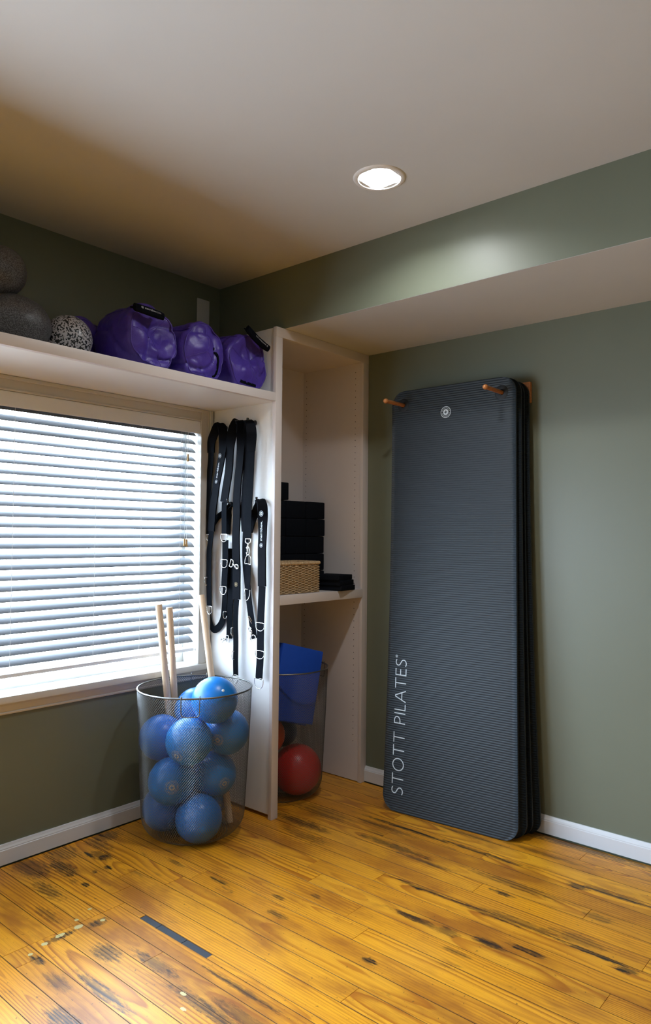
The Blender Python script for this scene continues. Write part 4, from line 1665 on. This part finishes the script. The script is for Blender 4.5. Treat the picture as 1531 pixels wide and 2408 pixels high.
HK = {'A': (-.108, 1.748), 'C': (-.231, 1.750), 'D': (-.305, 1.745), 'B': (-.176, 1.378), 'E': (-.369, 1.388)}
HKT = [(-.108, 1.753, 'dark hook nearest the window in the upper row'), (-.231, 1.757, 'middle dark hook of the upper row'),
       (-.306, 1.760, 'dark hook of the upper row nearest the cabinet front'), (-.178, 1.398, 'dark hook of the lower row nearest the window'),
       (-.369, 1.402, 'dark hook of the lower row nearest the cabinet front')]
for y, z, lb in HKT:
    wall_hook(y, z - .010, lb)
small = build(MB().lathe([(.0005, PX - .008), (.003, PX - .007), (.0035, PX - .0002)], (0, -.0445, 1.733), 10, 'X'), 'screw', 'hook_plastic', smooth=True, origin=(PX, -.0445, 1.733))
tag(small, 'small dark screw head beside the strap nearest the window', 'screw')


def strap_thing(label, hk, loc):
    return thing('exercise_strap', label, 'strap', loc, 'black straps hung on the cabinet side')


# strap B: long loop at the window side, lowest layer
t = strap_thing('black strap on the lower hook nearest the window, hanging in a deep U loop', 'B', (PX, -.176, 1.378))
build(ribbon(B1, .036, .0028, .010, HK['B'], twist=.12), 'webbing', 'black_webbing', t, smooth=True, sharp=50)
build(dring(-.025, 1.150, .026, .022, .020, .5, .8), 'd_ring', 'chrome', t, smooth=True)

# strap C
t = strap_thing('black padded strap on the middle upper hook, long right tail reaching down to the basket', 'C', (PX, -.231, 1.75))
build(ribbon(C4, .038, .003, .009, None, twist=.1), 'webbing', 'black_webbing', t, smooth=True, sharp=50)
build(ribbon(arc(C1, 0, 7), .048, .0075, .034, HK['C'], twist=.20), 'padded_sleeve', 'black_neoprene', t, smooth=True, sharp=50)
build(ribbon(arc(C1, 7, 9), .034, .0030, .032, None, twist=.12), 'webbing', 'black_webbing', t, smooth=True, sharp=50)
build(ribbon(arc(C2, 0, 11), .046, .0075, .030, HK['C'], twist=.22), 'padded_sleeve', 'black_neoprene', t, smooth=True, sharp=50)
build(ribbon(arc(C2, 11, 16), .032, .0030, .029, None, twist=.18), 'webbing', 'black_webbing', t, smooth=True, sharp=50)
build(ribbon(C3, .041, .0030, .026, None, twist=.1), 'webbing', 'black_webbing', t, smooth=True, sharp=50)
for a in ((-.145, 1.238, .044, .034, .036), (-.146, 1.120, .044, .036, .034), (-.142, .996, .042, .036, .034), (-.2285, .600, .036, .036, .030)):
    build(dring(*a), 'd_ring', 'chrome', t, smooth=True)
build(dring(-.213, .812, .020, .036, .030, .1, .9), 'd_ring', 'chrome', t, smooth=True)
build(dring(-.220, .706, .020, .036, .030, .1, .9), 'd_ring', 'chrome', t, smooth=True)
build(dring(-.140, .878, .018, .030, .016, .1, .9), 'd_ring', 'chrome', t, smooth=True)
build(snap_hook(-.200, 1.110, .044, radians(-68), .058), 'snap_hook', 'chrome', t, smooth=True)
build(snap_hook(-.165, .756, .016, radians(80), .058), 'snap_hook', 'chrome', t, smooth=True)
e = MB()
emblem(e, lambda a, b: Vector((PX - .0375, -.233 - a, 1.012 + b)), .0105, ticks=12)
build(e, 'printed_emblem', 'print_gold', t, fix=False)

# strap A
t = strap_thing('black padded strap on the upper hook nearest the window, lettering on its right branch', 'A', (PX, -.11, 1.75))
build(ribbon(arc(A1, 0, 5), .044, .007, .034, HK['A'], twist=.22), 'padded_sleeve', 'black_neoprene', t, smooth=True, sharp=50)
build(ribbon(arc(A1, 5, 10), .040, .003, .033, None, twist=.12), 'webbing', 'black_webbing', t, smooth=True, sharp=50)
build(ribbon(arc(A2, 0, 9), .045, .007, .044, HK['A'], twist=.18), 'padded_sleeve', 'black_neoprene', t, smooth=True, sharp=50)
build(ribbon(arc(A2, 9, 14), .035, .003, .042, None, twist=.12), 'webbing', 'black_webbing', t, smooth=True, sharp=50)
build(dring(-.033, 1.236, .024, .026, .036, 0, .3), 'd_ring', 'chrome', t, smooth=True)
build(dring(-.038, 1.034, .018, .036, .044, .1, .9), 'd_ring', 'chrome', t, smooth=True)
build(dring(-.0585, .900, .034, .036, .044), 'd_ring', 'chrome', t, smooth=True)
e = MB()
emblem(e, lambda a, b: Vector((PX - .053, -.128 - a, 1.6035 + b)), .0105, ticks=12)
build(e, 'printed_emblem', 'print_grey', t, fix=False)


def slope_place(y0, z0, dy, size, xo):
    return lambda a, b: Vector((PX - xo, y0 + dy * a + (b - size * .25), z0 + a))


tm, _w = text_mesh('merrithew.', .0165, slope_place(-.108, 1.500, -.20, .0165, .0535), True)
em3 = MB()
sp_ = slope_place(-.108, 1.500, -.20, .0165, .0535)
emblem(em3, lambda a, b: sp_(a - .016, b + .004), .0085, ticks=12)
tm.add(em3.v, em3.f)
build(tm, 'printed_lettering', 'print_grey', t, fix=False)

# strap D
t = strap_thing('black strap on the upper hook nearest the cabinet front, snap hook half way down', 'D', (PX, -.305, 1.745))
build(ribbon(arc(D1, 0, 8), .046, .007, .020, HK['D'], twist=.22), 'padded_sleeve', 'black_neoprene', t, smooth=True, sharp=50)
build(ribbon(arc(D1, 8, 14), .036, .003, .018, None, twist=.15), 'webbing', 'black_webbing', t, smooth=True, sharp=50)
build(ribbon(arc(D2, 0, 4), .049, .006, .046, HK['D'], twist=.15), 'padded_sleeve', 'black_neoprene', t, smooth=True, sharp=50)
build(ribbon(arc(D2, 4, 9), .046, .003, .045, None, twist=.08), 'webbing', 'black_webbing', t, smooth=True, sharp=50)
build(ribbon(D3, .032, .003, .032, None, twist=.2), 'webbing', 'black_webbing', t, smooth=True, sharp=50)
build(snap_hook(-.3175, 1.220, .045, 0, .072), 'snap_hook', 'chrome', t, smooth=True)
build(dring(-.310, 1.106, .038, -.042, .038, .1), 'd_ring', 'chrome', t, smooth=True)
build(dring(-.306, .992, .026, .048, .034, .1, .3), 'd_ring', 'chrome', t, smooth=True)
build(dring(-.312, .872, .006, .052, .030, -.5, .9), 'd_ring', 'chrome', t, smooth=True)
build(snap_hook(-.345, .772, .030, radians(152), .060), 'snap_hook', 'chrome', t, smooth=True)

# strap E
t = strap_thing('black strap on the lower hook nearest the cabinet front, bright emblem and lettering', 'E', (PX, -.369, 1.388))
build(ribbon(E2, .040, .006, .016, HK['E'], twist=.2), 'padded_sleeve', 'black_neoprene', t, smooth=True, sharp=50)
build(ribbon(arc(E1, 0, 7), .049, .007, .032, HK['E'], twist=.06), 'padded_sleeve', 'black_neoprene', t, smooth=True, sharp=50)
build(ribbon(arc(E1, 7, 13), .044, .003, .031, None, twist=.06), 'webbing', 'black_webbing', t, smooth=True, sharp=50)
for a in ((-.3915, .850, .052, .034, .036), (-.391, .728, .054, .034, .036), (-.384, .606, .054, .044, .032)):
    build(dring(*a), 'd_ring', 'chrome', t, smooth=True)
e = MB()
emblem(e, lambda a, b: Vector((PX - .0475, -.402 - a, 1.332 + b)), .0125, ticks=16)
build(e, 'printed_emblem', 'print_white', t, fix=False)
tm, _w = text_mesh('merrithew.', .0195, slope_place(-.3965, 1.212, -.01, .0195, .0405), True)
em3 = MB()
sp2 = slope_place(-.3965, 1.212, -.01, .0195, .0405)
emblem(em3, lambda a, b: sp2(a - .020, b + .005), .0095, ticks=12)
tm.add(em3.v, em3.f)
build(tm, 'printed_lettering', 'print_white', t, fix=False)

for o in bpy.data.objects:
    if o.parent and 'category' in o:
        del o['category']
bpy.context.view_layer.update()
